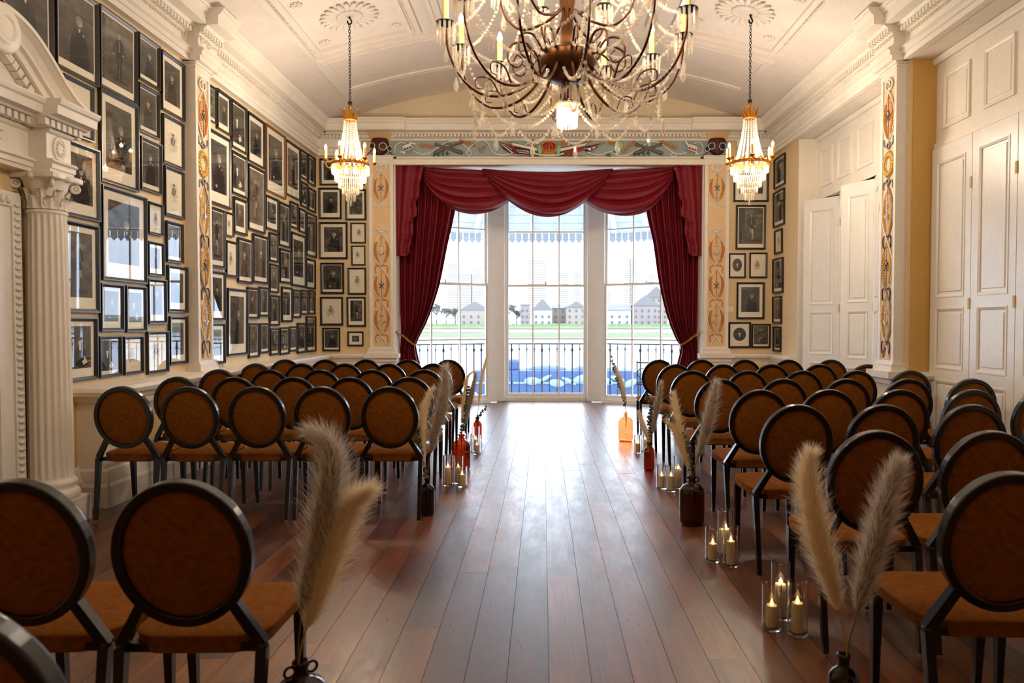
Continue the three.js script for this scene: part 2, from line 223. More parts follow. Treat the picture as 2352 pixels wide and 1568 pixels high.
// entablature: one moulded run on each wall, breaking forward over the pilasters
const entProf = (o = 0) => [[0, ENT], [.07 + o, ENT], [.07 + o, ENT + .05], [.09 + o, ENT + .055], [.09 + o, ENT + .095], [.112 + o, ENT + .11], [.10 + o, ENT + .128], [.055 + o, ENT + .138], [.055 + o, ENT + .255], [.075 + o, ENT + .268], [.075 + o, ENT + .312], [.125 + o, ENT + .322], [.15 + o, ENT + .345], [.255 + o, ENT + .352], [.26 + o, ENT + .445], [.28 + o, ENT + .455], [.29 + o, ENT + .475], [.315 + o, ENT + .505], [.315 + o, TOP], [0, TOP + .02]];
const dentils = (from, to, f) => { const g = []; for (let t = from; t < to; t += .058) g.push(f(t)); return g; };
function leafBand(from, to, f) { const g = []; for (let t = from; t < to; t += .045) g.push(f(t)); return g; }
{
  const l = struct('trim_1', uvm(prism(entProf(), [XL, REAR], [XL, -DB], [1, 0])), MAT.white);
  mesh('pilaster_break', uvm(prism(entProf(.112), [XL, -7.19], [XL, -7.60], [1, 0])), MAT.white, l);
  stuff(mesh('dentil_band', dentils(2.2, 11.25, (d) => box(.05, .042, .034, XL + (Math.abs(d - 7.395) < .21 ? .21 : .1), ENT + .29, -d)), MAT.white, l));
  stuff(mesh('leaf_band', leafBand(2.2, 11.25, (d) => at(new THREE.OctahedronGeometry(1), XL + (Math.abs(d - 7.395) < .21 ? .175 : .063), ENT + .238, -d, 0, 0, 0, [.014, .022, .016])), MAT.white, l));
  stuff(mesh('crown_leaf_band', leafBand(2.2, 11, (d) => at(new THREE.OctahedronGeometry(1), XL + (Math.abs(d - 7.395) < .21 ? .413 : .302), ENT + .487, -d, 0, 0, 0, [.012, .013, .018])), MAT.white, l));
  const sc = mesh('relief_spray', [.0, .07, .14, .21].map((k, i) => at(tor(.022, .006), XL + .17, ENT + .20 + .03 * (i % 2), -(7.26 + k), 0, Math.PI / 2, 0)), MAT.white, l);
  const r = struct('trim_2', uvm(prism(entProf(), [XR, REAR], [XR, -DB], [-1, 0])), MAT.white);
  mesh('pilaster_break', uvm(prism(entProf(.112), [XR, -7.19], [XR, -7.60], [-1, 0])), MAT.white, r);
  stuff(mesh('dentil_band', dentils(2.2, 11.25, (d) => box(.05, .042, .034, XR - (Math.abs(d - 7.395) < .21 ? .21 : .1), ENT + .29, -d)), MAT.white, r));
  stuff(mesh('leaf_band', leafBand(2.2, 11.25, (d) => at(new THREE.OctahedronGeometry(1), XR - (Math.abs(d - 7.395) < .21 ? .175 : .063), ENT + .238, -d, 0, 0, 0, [.014, .022, .016])), MAT.white, r));
  stuff(mesh('crown_leaf_band', leafBand(2.2, 11, (d) => at(new THREE.OctahedronGeometry(1), XR - (Math.abs(d - 7.395) < .21 ? .413 : .302), ENT + .487, -d, 0, 0, 0, [.012, .013, .018])), MAT.white, r));
  const upper = [[0, ENT + .24], [.05, ENT + .24], [.05, ENT + .262], [.09, ENT + .275], [.075, ENT + .285], [.075, ENT + .325], ...entProf().slice(11)];
  const b = struct('trim_3', uvm(mg([prism(entProf(), [XL, -DB], [-2.86, -DB], [0, 1]), prism(entProf(), [3.05, -DB], [XR, -DB], [0, 1]), prism(upper, [-2.86, -DB], [3.05, -DB], [0, 1])])), MAT.white);
  mesh('crown_break', uvm(mg([prism(upper.map(([a, y], i) => [i ? a + .05 : a, y]).slice(8), [-2.98, -DB], [-2.12, -DB], [0, 1]), prism(upper.map(([a, y], i) => [i ? a + .05 : a, y]).slice(8), [2.3, -DB], [3.16, -DB], [0, 1])])), MAT.white, b);
  stuff(mesh('dentil_band', [dentils(XL + .1, -2.86, (x) => box(.034, .042, .05, x, ENT + .29, -DB + .1)), dentils(-2.3, 2.5, (x) => box(.034, .042, .05, x, ENT + .305, -DB + .1)), dentils(3.06, XR - .1, (x) => box(.034, .042, .05, x, ENT + .29, -DB + .1))], MAT.white, b));
  // the band over the opening and the painted frieze ground
  mesh('architrave_band', uvm(mg([prism([[0, 3.9], [.07, 3.9], [.07, 3.93], [.055, 3.935], [.055, 3.985], [.085, 4.0], [.085, 4.02], [0, 4.03]], [-2.80, -DB], [2.99, -DB], [0, 1])])), MAT.white, b);
  mesh('frieze_ground', uvm(span(-2.72, 2.92, 4.02, 4.29, -DB, -DB + .036)), MAT.slate, b);
  for (const x of [-2.55, 2.735]) mesh('corbel', uvm(grid((u, v) => { const e = v * v * (1.6 - .6 * v), w = .115 + .1 * e, o = .03 + .2 * e; const q = [[-w, 0], [-w, o], [w, o], [w, 0]][Math.round(u * 3)]; return [x + q[0], 4.16 + .27 * v, -DB + q[1]]; }, 3, 8).toNonIndexed()), MAT.peach, b);
}

// dado with ledge along the picture wall, plainer dado on the stage wall
const dado = (o) => [[0, 0], [o + .042, 0], [o + .042, .16], [o + .025, .185], [o + .015, .28], [o, .295], [o, .80], [o + .02, .812], [o + .03, .85], [o + .068, .862], [o + .08, .895], [o + .066, .922], [0, RAIL]];
{
  const b = struct('baseboard_left', uvm(prism(dado(.22), [XL, -5.476], [XL, -DB], [1, 0])), MAT.white);
  mesh('skirting', uvm(prism([[0, 0], [.06, 0], [.06, .2], [.045, .23], [.035, .3], [0, .32]], [XL, -5.1], [XL, -5.5], [1, 0])), MAT.white, b);
  mesh('yellow_dado_face', uvm(span(XL, XL + .012, .3, .84, -5.1, -5.476)), MAT.yellow, b);
  mesh('end_moulding', uvm(prism([[0, .80], [.02, .812], [.03, .85], [.068, .862], [.08, .895], [.066, .922], [0, RAIL]], [XL, -5.476], [XL + .29, -5.476], [0, 1])), MAT.white, b);
  mesh('end_plinth', uvm(prism([[0, 0], [.03, 0], [.03, .16], [.015, .185], [.012, .28], [0, .30]], [XL, -5.476], [XL + .255, -5.476], [0, 1])), MAT.white, b);
  for (let d = 5.62; d < 11; d += 1.12) {
    mesh('dado_panel', uvm(span(XL + .22, XL + .226, .36, .74, -d - .03, -d - .97)), MAT.cream, b);
    mesh('panel_moulding', at(frameBars(1.0, .44, .035, .018), XL + .22, .55, -d - .5, 0, Math.PI / 2), MAT.white, b);
  }
  const c = struct('baseboard_back', uvm(mg([prism(dado(.05), [XL, -DB], [-2.7, -DB], [0, 1]), prism(dado(.05), [2.9, -DB], [XR, -DB], [0, 1])])), MAT.white);
  for (const x of [-3.16, 3.29]) mesh('dado_panel', uvm(span(x - .22, x + .22, .32, .78, -DB + .05, -DB + .056)), MAT.cream, c);
  struct('baseboard_right', uvm(mg([prism(dado(.05), [XR, -10.29], [XR, -DB], [-1, 0]), prism(dado(.05).map(([o, y]) => [o, y]), [XR, -7.2], [XD, -7.2], [0, 1])])), MAT.white);
}

// pilasters with roped trophies
const TROPHY = { chain: [2.83, 2.28, 1.74, 1.19], end: 1.06, lone: [3.80, 3.28], ring: 3.05 };
function trophies(p, z, w, gold, ringed) {
  const g = gold ? MAT.leafGold : MAT.leafYellow, a = w * .36, rr = .0085;
  const strand = (nodes, sg, tail) => { const pts = []; for (let i = 0; i < nodes.length - 1; i++) for (let k = 0; k < 14; k++) { const t = k / 14, y = nodes[i] + (nodes[i + 1] - nodes[i]) * t; pts.push([sg * (i % 2 ? -1 : 1) * a * Math.sin(Math.PI * t), y, z + .008 + .006 * sg * Math.cos(Math.PI * (t + i))]); } const s = sg * ((nodes.length - 1) % 2 ? -1 : 1); pts.push([0, nodes.at(-1), z + .008]); if (tail) pts.push([s * a * .35, (nodes.at(-1) + tail) / 2, z + .008], [s * a * .55, tail, z + .008]); return rope(pts, rr); };
  const chain = [TROPHY.chain[0], TROPHY.chain[1], TROPHY.chain[2], TROPHY.chain[3]];
  for (const s of [-1, 1]) { mesh('rope', strand(chain, s, TROPHY.end), s < 0 ? MAT.ropeWhite : gold ? MAT.ropeWhite : MAT.ropeGrey, p); mesh('rope', strand(TROPHY.lone, s), MAT.ropeWhite, p); }
  const loop = (x, y, rx, ry, t = rr) => rope(Array.from({ length: 14 }, (_, k) => [x + rx * Math.cos(k / 14 * 6.283), y + ry * Math.sin(k / 14 * 6.283), z + .01]), t, true);
  mesh('rope_knot', [loop(0, 3.86, a * .55, .06), loop(-a * .25, 3.855, a * .4, .045), loop(a * .25, 3.855, a * .4, .045)], MAT.ropeWhite, p);
  const curl = (y, s, dir) => rope([[0, y, z + .01], [s * a * .5, y + dir * .03, z + .01], [s * a * .8, y + dir * .01, z + .01], [s * a * .85, y - dir * .05, z + .01]], rr * .9);
  mesh('rope_curls', [loop(0, 3.24, a * .28, .03), curl(3.27, -1, -1), curl(3.27, 1, -1), loop(0, 2.87, a * .28, .03), curl(2.85, -1, 1), curl(2.85, 1, 1)], gold ? MAT.ropeWhite : MAT.ropeGrey, p);
  if (ringed) { mesh('wreath', [at(tor(.088, .026, 0, 0, 0, 0, 0, 0, 28, 6), 0, TROPHY.ring, z + .004, 0, 0, 0, [1, 1.18, .5]), ...Array.from({ length: 34 }, (_, k) => at(new THREE.OctahedronGeometry(1), (.088 + (k % 2 ? .012 : -.012)) * Math.cos(k * .1848), TROPHY.ring + 1.18 * (.088 + (k % 2 ? .012 : -.012)) * Math.sin(k * .1848), z + .017, 0, 0, k * .1848 + (k % 2 ? .5 : -.5), [.008, .022, .008]))], MAT.leafYellow, p); mesh('wreath_rim', [at(tor(.117, .004, 0, 0, 0, 0, 0, 0, 32, 5), 0, TROPHY.ring, z + .004, 0, 0, 0, [1, 1.18, 1]), at(tor(.058, .004, 0, 0, 0, 0, 0, 0, 24, 5), 0, TROPHY.ring, z + .004, 0, 0, 0, [1, 1.18, 1])], MAT.silver, p); }
  const ovals = [TROPHY.lone, ...chain.slice(0, -1).map((y, i) => [y, chain[i + 1]])];
  ovals.forEach(([y1, y0], i) => {
    const yc = (y1 + y0) / 2, h = y1 - y0, gm = i === 0 ? MAT.leafGold : g;
    for (const s of [-1, 1]) {
      const l = []; for (let k = 0; k < 12; k++) { const t = k / 11, y = y0 + h * (.16 + .56 * t), x = s * a * (.30 + .42 * Math.sin(Math.PI * (.08 + .66 * t))); for (const e of [-1, 1]) l.push(at(new THREE.OctahedronGeometry(1), x + e * a * .1, y + h * .02, z + .012, 0, 0, -s * .25 - e * .6, [.008, h * .045, .008])); }
      l.push(tube([[s * .004, y0 + h * .06, z + .008], [s * a * .5, y0 + h * .2, z + .01], [s * a * .72, y0 + h * .5, z + .01], [s * a * .55, y0 + h * .74, z + .01]], .003, 12, 4));
      mesh('laurel_branch', l, gm, p);
    }
    const mo = [bar([0, y0 + h * .1, z + .012], [0, y1 - h * .2, z + .012], .004)];
    if (i % 2 === 0) mo.push(taperTube([[-a * .3, yc - h * .1, z + .016], [0, yc - h * .02, z + .018], [a * .28, yc + h * .05, z + .016]], (t) => .0045 + .005 * t, 6, 6), taperTube([[a * .3, yc - h * .1, z + .02], [0, yc - h * .02, z + .022], [-a * .28, yc + h * .05, z + .02]], (t) => .0045 + .005 * t, 6, 6), ball(.011, 0, yc + h * .1, z + .016));
    else mo.push(bar([-a * .25, yc + h * .12, z + .018], [a * .25, yc + h * .12, z + .018], .006), at(new THREE.TorusGeometry(a * .32, .0065, 6, 14, Math.PI), 0, yc - h * .04, z + .016, 0, 0, Math.PI), ...[-1, 1].map((e) => at(new THREE.ConeGeometry(.011, .024, 5), e * a * .32, yc - h * .03, z + .016)), bar([0, yc - h * .16, z + .018], [0, yc + h * .16, z + .018], .0055), tor(.011, .0035, 0, yc + h * .185, z + .016));
    mesh('emblem', mo, i % 2 ? MAT.silver : MAT.cannon, p);
    mesh('spear', [bar([0, y0 + h * .55, z + .014], [0, y1 - h * .12, z + .014], .005), at(new THREE.ConeGeometry(.012, h * .1, 6), 0, y1 - h * .1, z + .014)], gm, p);
    if (i) mesh('ribbon', [-1, 1].map((s) => tube([[0, y0 + h * .05, z + .01], [s * a * .5, y0 + h * .07, z + .012], [s * a * .72, y0 - h * .02, z + .012], [s * a * .62, y0 - h * .16, z + .01]], .007, 10, 4)), gold ? MAT.leafGold : MAT.bark, p);
  });
}
function pilaster(n, x, z, ry, w, out, gold, ringed, ped) {
  const p = struct('trim_' + n); p.position.set(x, 0, z); p.rotation.y = ry;
  const bd = w * .13;
  mesh('shaft', uvm(mg([span(-w / 2 + .01, w / 2 - .01, RAIL + .01, ENT - .01, 0, out - .018), span(-w / 2, -w / 2 + bd, RAIL, ENT, 0, out), span(w / 2 - bd, w / 2, RAIL, ENT, 0, out), span(-w / 2 + bd, w / 2 - bd, 3.93, ENT, 0, out), span(-w / 2 + bd, w / 2 - bd, RAIL, 1.03, 0, out)])), MAT.white, p);
  mesh('panel', uvm(span(-w / 2 + bd, w / 2 - bd, 1.03, 3.93, out - .03, out - .013)), MAT.peach, p);
  mesh('panel_bead', frameBars(w - bd * 2 + .02, 2.92, .014, .01, 0, 2.48, out - .014), MAT.white, p);
  const ringBox = (y0, y1, e) => span(-w / 2 - e, w / 2 + e, y0, y1, 0, out + e);
  mesh('foot_moulding', uvm(mg([ringBox(RAIL, .965, .035), ringBox(.965, .985, .026), ringBox(.985, 1.0, .03), ringBox(1.0, 1.015, .014), ringBox(RAIL - .07, RAIL, .085), ringBox(RAIL - .13, RAIL - .07, .05)])), MAT.white, p);
  mesh('neck_moulding', uvm(mg([ringBox(3.985, 4.0, .012), ringBox(ENT - .02, ENT, .02)])), MAT.white, p);
  mesh('pedestal', uvm(mg([ringBox(0, RAIL - .13, ped), ringBox(0, .17, ped + .02)])), MAT.white, p);
  trophies(p, out - .013, w, gold, ringed);
  return p;
}
pilaster(4, XL, -7.396, Math.PI / 2, .322, .112, false, true, .13);
pilaster(5, XR, -7.395, -Math.PI / 2, .33, .112, false, true, .03);
pilaster(6, -2.548, -DB, 0, .385, .075, true, false, .03);
pilaster(7, 2.74, -DB, 0, .385, .075, true, false, .03);
// ---------- doorcase on the picture wall ----------
{
  const D0 = 3.6, door = struct('door_1'); door.position.set(XL, 0, 0); door.rotation.y = Math.PI / 2;      // local x = depth into the room, local z = out from the wall
  const E = (o) => [[0, 2.45], [.13 + o, 2.45], [.13 + o, 2.475], [.145 + o, 2.48], [.145 + o, 2.51], [.165 + o, 2.52], [.15 + o, 2.54], [.11 + o, 2.545], [.11 + o, 2.715], [.13 + o, 2.725], [.14 + o, 2.745], [.15 + o, 2.745], [0, 2.745]];
  const C = (o) => [[0, 2.745], [.15 + o, 2.745], [.15 + o, 2.795], [.20 + o, 2.80], [.215 + o, 2.815], [.27 + o, 2.82], [.275 + o, 2.875], [.29 + o, 2.885], [.30 + o, 2.91], [.30 + o, 2.92], [0, 2.925]];
  const PR = (prof, a, b) => prism(prof, [a, 0], [b, 0], [0, 1]);
  mesh('entablature', uvm(mg([PR(E(0), 2.2, 5.0), PR(C(0), 2.2, 5.0)])), MAT.white, door);
  for (const c of [5.0, 2.2]) {
    mesh('entablature_block', uvm(mg([PR(E(.125), c - .125, c + .125), PR(C(.10), c - .21, c + .215)])), MAT.white, door);
    mesh('roundel', [ball(1, c, 2.63, .237, [.055, .075, .012], 16), at(tor(.058, .008, 0, 0, 0), c, 2.63, .238, 0, 0, 0, [1, 1.3, 1]), ...Array.from({ length: 10 }, (_, k) => ball(.012, c + .032 * Math.cos(k * .628), 2.63 + .045 * Math.sin(k * .628), .247, [1, 1, .6], 6))], MAT.white, door);
    stuff(mesh('dentil_row', dentils(c - .2, c + .2, (x) => box(.036, .046, .05, x, 2.77, .27)), MAT.white, door));
    // fluted column
    const col = new THREE.Group(); col.name = 'column'; col.position.set(c, 0, .14); door.add(col);
    mesh('plinth', uvm(mg([rbox(.345, .19, .345, .008, 0, .095, 0)])), MAT.white, col);
    mesh('base_moulding', lathe([[.165, .19], [.172, .2], [.175, .225], [.165, .25], [.152, .257], [.148, .27], [.15, .285], [.158, .3], [.155, .32], [.142, .328], [.138, .345]], 40), MAT.white, col);
    mesh('shaft', grid((u, v) => { const a = -u * 2 * Math.PI, f = Math.abs(Math.cos(a * 10)), y = .34 + 1.84 * v, r0 = .137 - .017 * v * v, r = r0 - .012 * Math.max(0, (f - .35) / .65) * Math.min(1, Math.min(v, 1 - v) * 40); return [r * Math.cos(a), y, r * Math.sin(a)]; }, 160, 40), MAT.white, col);
    const cap = mesh('capital', [lathe([[.122, 2.175], [.13, 2.185], [.122, 2.2], [.108, 2.21], [.112, 2.3], [.135, 2.39], [.15, 2.41]], 32), ...[0, 1, 2, 3].flatMap((k) => { const a = Math.PI / 4 + k * Math.PI / 2; return [at(tor(.024, .011, 0, 0, 0, 0, 0, 0, 14, 6), .175 * Math.cos(a), 2.375, .175 * Math.sin(a), 0, -a, 0), at(ball(.014), .175 * Math.cos(a), 2.375, .175 * Math.sin(a))]; }), at(plate(Array.from({ length: 32 }, (_, k) => { const a = k / 32 * 2 * Math.PI, q = Math.abs(Math.cos(2 * a)), r = .215 - .065 * q; return [r * Math.cos(a), r * Math.sin(a)]; }), .04, .006), 0, 2.41, 0, -Math.PI / 2), ...[0, 1, 2, 3].map((k) => { const a = k * Math.PI / 2; return ball(.026, .15 * Math.cos(a), 2.42, .15 * Math.sin(a), [1, .9, 1], 8); })], MAT.white, col);
    const leaf = (h, w) => toCreasedNormals(grid((u, v) => { const s = (1 - .55 * v) * (1 + .22 * Math.sin(v * 19)), e = (u - .5) * 2; return [e * w / 2 * s, h * (v < .8 ? v * 1.12 : .896 - (v - .8) * .35), .012 * (1 - e * e) + .05 * Math.pow(v, 3.2) + .006 * Math.cos(e * 6)]; }, 6, 9), .7);
    const l1 = leaf(.1, .09), l2 = leaf(.155, .085), lm = MAT.white;
    for (let k = 0; k < 8; k++) for (const [g, o, r] of [[l1, 0, .117], [l2, .5, .112]]) { const a = (k + o) * Math.PI / 4, m = mesh('acanthus_leaf', g, lm, cap); m.position.set(r * Math.sin(a), 2.205, r * Math.cos(a)); m.rotation.y = a; m.material = lm; }
  }
  stuff(mesh('dentil_row', dentils(2.45, 4.78, (x) => box(.036, .046, .05, x, 2.77, .17)), MAT.white, door));
  // broken swan-neck pediment
  for (const s of [1, -1]) {
    const X = (d) => D0 + s * (d - D0), cv = new THREE.CubicBezierCurve3(V(X(5.34), 2.955, 0), V(X(4.95), 2.955, 0), V(X(4.86), 3.38, 0), V(X(4.42), 3.385, 0));
    const prof = [[0, 0], [.31, 0], [.315, -.03], [.30, -.035], [.265, -.055], [.24, -.09], [.235, -.105], [.205, -.107], [.20, -.15], [.13, -.155], [.125, -.2], [0, -.2]];
    const g = grid((u, v) => { const p = cv.getPoint(u), t = cv.getTangent(u), q = prof[Math.round(v * 12) % 12], nx = -t.y * s, ny = t.x * s, sg = ny < 0 ? -1 : 1, k = .35 + .65 * Math.min(1, u * 4); return [p.x + nx * sg * q[1] * k, p.y + ny * sg * q[1] * k, q[0]]; }, 36, 12).toNonIndexed(); g.computeVertexNormals();
    const m = mesh('raking_cornice', uvm(g), MAT.white, door); m.material = MAT.white;
    mesh('scroll', [at(lathe([[0, .335], [.055, .335], [.06, .325], [.07, .325], [.075, .338], [.095, .338], [.1, .325], [.13, .325], [.15, .315], [.155, .29], [.155, 0]], 32), 0, 0, 0, Math.PI / 2)].map((q) => q.translate(X(4.40), 3.225, 0)), MAT.white, door);
    const dn = []; for (let k = 3; k < 15; k++) { const p = cv.getPoint(k / 16), t = cv.getTangent(k / 16); const nx = t.y, ny = -t.x, sg = ny > 0 ? -1 : 1; dn.push(box(.045, .05, .05, p.x + nx * sg * .185, p.y + ny * sg * .185, .15, 0, 0, Math.atan2(t.y, t.x))); }
    stuff(mesh('dentil_row', dn, MAT.white, door));
    const pts = []; for (let k = 0; k <= 16; k++) { const p = cv.getPoint(k / 16), t = cv.getTangent(k / 16); const nx = t.y, ny = -t.x, sg = ny > 0 ? -1 : 1; pts.push([p.x + nx * sg * .12, Math.max(2.93, p.y + ny * sg * .12)]); } pts.push([X(4.42), 2.93]);
    mesh('tympanum', uvm(plate(s > 0 ? pts.reverse() : pts, .12)), MAT.white, door);
  }
  // carved casing round the door, its leaves, and the gilt spear and leaf on the frieze
  mesh('casing', uvm(mg([span(4.6, 4.87, 0, 2.3, 0, .05), span(2.33, 2.6, 0, 2.3, 0, .05), span(2.6, 4.6, 2.05, 2.3, 0, .05), span(4.63, 4.7, 0, 2.18, .05, .075), span(4.78, 4.86, 0, 2.28, .05, .065), span(2.34, 2.42, 0, 2.28, .05, .065), span(2.42, 4.78, 2.2, 2.28, .05, .065)])), MAT.gloss, door);
  stuff(mesh('egg_moulding', [...Array.from({ length: 46 }, (_, k) => ball(1, 4.82, .1 + k * .047, .068, [.03, .017, .018], 8)), ...Array.from({ length: 46 }, (_, k) => ball(1, 2.4 + k * .052, 2.24, .068, [.018, .03, .018], 6))], MAT.gloss, door));
  for (const [a, b] of [[2.6, 3.6], [3.6, 4.6]]) { const lf = mesh('door_leaf', uvm(span(a + .004, b - .004, .01, 2.045, .005, .035)), MAT.gloss, door); mesh('panel_moulding', [frameBars(.7, .95, .05, .02, (a + b) / 2, 1.4, .035), frameBars(.7, .6, .05, .02, (a + b) / 2, .5, .035)], MAT.gloss, lf); mesh('door_knob', ball(.028, b < 4 ? b - .08 : a + .08, 1.02, .07), MAT.brass, lf); }
  mesh('spear', [at(new THREE.ConeGeometry(.018, .09, 8), 4.60, 2.66, .125, 0, 0, -Math.PI / 2), bar([4.0, 2.67, .125], [4.56, 2.66, .125], .009)], MAT.silver, door);
  mesh('gilt_leaf', [0, 1, 2].map((k) => at(new THREE.OctahedronGeometry(1), 4.57 - .07 * k, 2.585 - .0 * k + .012 * k, .125, 0, 0, .5 - .7 * (k % 2), [.055, .014, .012])), MAT.gilt, door);
}

// ---------- folding doors ----------
const HEAD = 3.155;
function doorLeaf(n, w, label) {
  const o = struct('door_' + n); const t = .045;
  mesh('slab', uvm(mg([span(-w / 2, w / 2, .012, HEAD - .012, -t / 2, t / 2 - .012), span(-w / 2, -w / 2 + .1, .012, HEAD - .012, t / 2 - .012, t / 2), span(w / 2 - .1, w / 2, .012, HEAD - .012, t / 2 - .012, t / 2), ...[[.012, .2], [.86, .98], [1.565, 1.675], [2.99, HEAD - .012]].map(([a, b]) => span(-w / 2 + .1, w / 2 - .1, a, b, t / 2 - .012, t / 2))])), MAT.gloss, o);
  for (const [a, b] of [[.2, .86], [.98, 1.565], [1.675, 2.99]]) { mesh('panel_moulding', at(frameBars(w - .19, b - a + .01, .03, .016), 0, (a + b) / 2, t / 2 - .01), MAT.gloss, o); mesh('raised_panel', rbox(w - .3, b - a - .1, .01, .004, 0, (a + b) / 2, t / 2 - .009), MAT.gloss, o); }
  for (const y of [.5, 1.6, 2.7]) mesh('hinge', [cyl(.008, .008, .1, w / 2, y, t / 2 + .004, 8), span(w / 2 - .03, w / 2, y - .05, y + .05, t / 2, t / 2 + .003)], MAT.peach, o);
  return o;
}
let dn = 2;
for (const [a, b] of [[7.18, 6.51], [6.505, 5.885], [5.88, 5.215], [5.21, 4.55], [4.545, 3.9], [3.895, 3.24], [3.235, 2.58], [2.575, 1.91], [1.905, 1.22]]) { const o = doorLeaf(dn++, a - b - .004); o.position.set(XD - .02, 0, -(a + b) / 2); o.rotation.y = -Math.PI / 2; }
for (const [x0, d0, x1, d1] of [[3.72, 10.2, 4.06, 9.74], [4.04, 9.73, 3.79, 9.08], [3.775, 9.04, 4.0, 8.58], [3.98, 8.57, 3.76, 7.95]]) { const w = Math.hypot(x1 - x0, d1 - d0), o = doorLeaf(dn++, w - .01); o.position.set((x0 + x1) / 2, 0, -(d0 + d1) / 2); o.rotation.y = Math.atan2(-(d0 - d1), x1 - x0); }
{
  const t = struct('trim_8', uvm(mg([span(XD, XD + .06, HEAD, 4.05, -7.6, -10.3), span(XD, XD + .06, HEAD, 4.05, -1.15, -7.2), span(XD - .02, XD + .06, HEAD, HEAD + .05, -7.6, -10.3), span(XD - .02, XD + .06, HEAD, HEAD + .05, -1.15, -7.2), span(XR, XD, 0, 4.04, -10.29, -10.275), prism([[0, 3.98], [.03, 3.98], [.045, 4.0], [.045, 4.04], [0, 4.05]], [XD, -7.6], [XD, -10.3], [-1, 0]), prism([[0, 3.98], [.03, 3.98], [.045, 4.0], [.045, 4.04], [0, 4.05]], [XD, -1.15], [XD, -7.2], [-1, 0])])), MAT.white);
  for (const d of [9.95, 9.35, 8.75, 8.15, 6.83, 6.2, 5.55, 4.9, 4.25]) { mesh('panel_moulding', at(frameBars(.42, .52, .035, .018), XD, 3.58, -d, 0, -Math.PI / 2), MAT.white, t); mesh('raised_panel', at(rbox(.3, .4, .012, .005), XD, 3.58, -d, 0, -Math.PI / 2), MAT.white, t); }
  const b = struct('wall_recess', uvm(mg([span(4.16, 4.3, 0, 4.05, -7.4, -10.4), span(3.99, 4.3, 0, 4.05, -1, -7.3), span(XD, 4.3, 0, 4.05, -10.3, -10.5), span(XD + .07, 4.3, HEAD, 4.2, -7.2, -10.4)])), MAT.white);
}

// ---------- bay with three sash windows ----------
const SILL = .14, ROWS = [.14, 1.12, 2.08, 3.05, 4.0];
function sashWindow(n, w, x, d, ry) {
  const o = struct('window_' + n); o.position.set(x, 0, -d); o.rotation.y = ry;
  mesh('frame', uvm(mg([span(-w / 2 - .05, -w / 2, 0, 4.1, -.08, .06), span(w / 2, w / 2 + .05, 0, 4.1, -.08, .06), span(-w / 2, w / 2, 4.0, 4.1, -.08, .06), span(-w / 2, w / 2, -.02, .06, -.12, .10)])), MAT.gloss, o);
  for (const [a, b, z] of [[.06, 2.1, .02], [2.06, 4.0, -.03]]) mesh('sash', uvm(mg([span(-w / 2, -w / 2 + .035, a, b, z - .02, z + .02), span(w / 2 - .035, w / 2, a, b, z - .02, z + .02), span(-w / 2 + .035, w / 2 - .035, a, a + (a < 1 ? .08 : .04), z - .02, z + .02), span(-w / 2 + .035, w / 2 - .035, b - .04, b, z - .02, z + .02)])), MAT.gloss, o);
  for (let c = 1; c < 3; c++) for (const [a, b, z] of [[.14, 2.06, .02], [2.1, 3.96, -.03]]) mesh('muntin', span(-w / 2 + w * c / 3 - .011, -w / 2 + w * c / 3 + .011, a, b, z - .016, z + .016), MAT.gloss, o);
  for (const [y, z] of [[1.12, .02], [3.05, -.03]]) mesh('muntin', span(-w / 2 + .035, w / 2 - .035, y - .011, y + .011, z - .015, z + .015), MAT.gloss, o);
  for (let r = 0; r < 4; r++) for (let c = 0; c < 3; c++) { const p = mesh('pane', new THREE.PlaneGeometry(w / 3, ROWS[r + 1] - ROWS[r]), MAT.pane, o); p.position.set(-w / 2 + w * (c + .5) / 3, (ROWS[r] + ROWS[r + 1]) / 2, r < 2 ? .02 : -.03); p.rotation.y = R(-.004, .004); p.rotation.x = R(-.003, .003); }
  mesh('latch', [cyl(.008, .008, .06, 0, 2.13, .03, 8), box(.05, .012, .012, 0, 2.11, .03)], MAT.iron, o);
}
sashWindow(1, 1.42, .055, 12.93, 0); sashWindow(2, 1.55, -1.675, 12.25, .5); sashWindow(3, 1.55, 1.785, 12.25, -.5);
{
  const posts = struct('trim_9', uvm(mg([rbox(.27, 4.1, .14, .015, -.83, 2.05, -12.80, 0, .25, 0), rbox(.27, 4.1, .14, .015, .94, 2.05, -12.80, 0, -.25, 0)])), MAT.gloss);
  struct('ceiling_bay', uvm(mg([span(-2.62, 2.75, 4.06, 4.3, -11.6, -13.2)])), MAT.ceil);
  struct('wall_bay', uvm(mg([span(-2.75, -2.43, 0, 4.06, -11.62, -11.98), span(2.54, 2.86, 0, 4.06, -11.62, -11.98), span(-2.355, -2.338, 0, 3.90, -11.365, -11.70), span(2.528, 2.545, 0, 3.90, -11.365, -11.70)])), MAT.white);
}

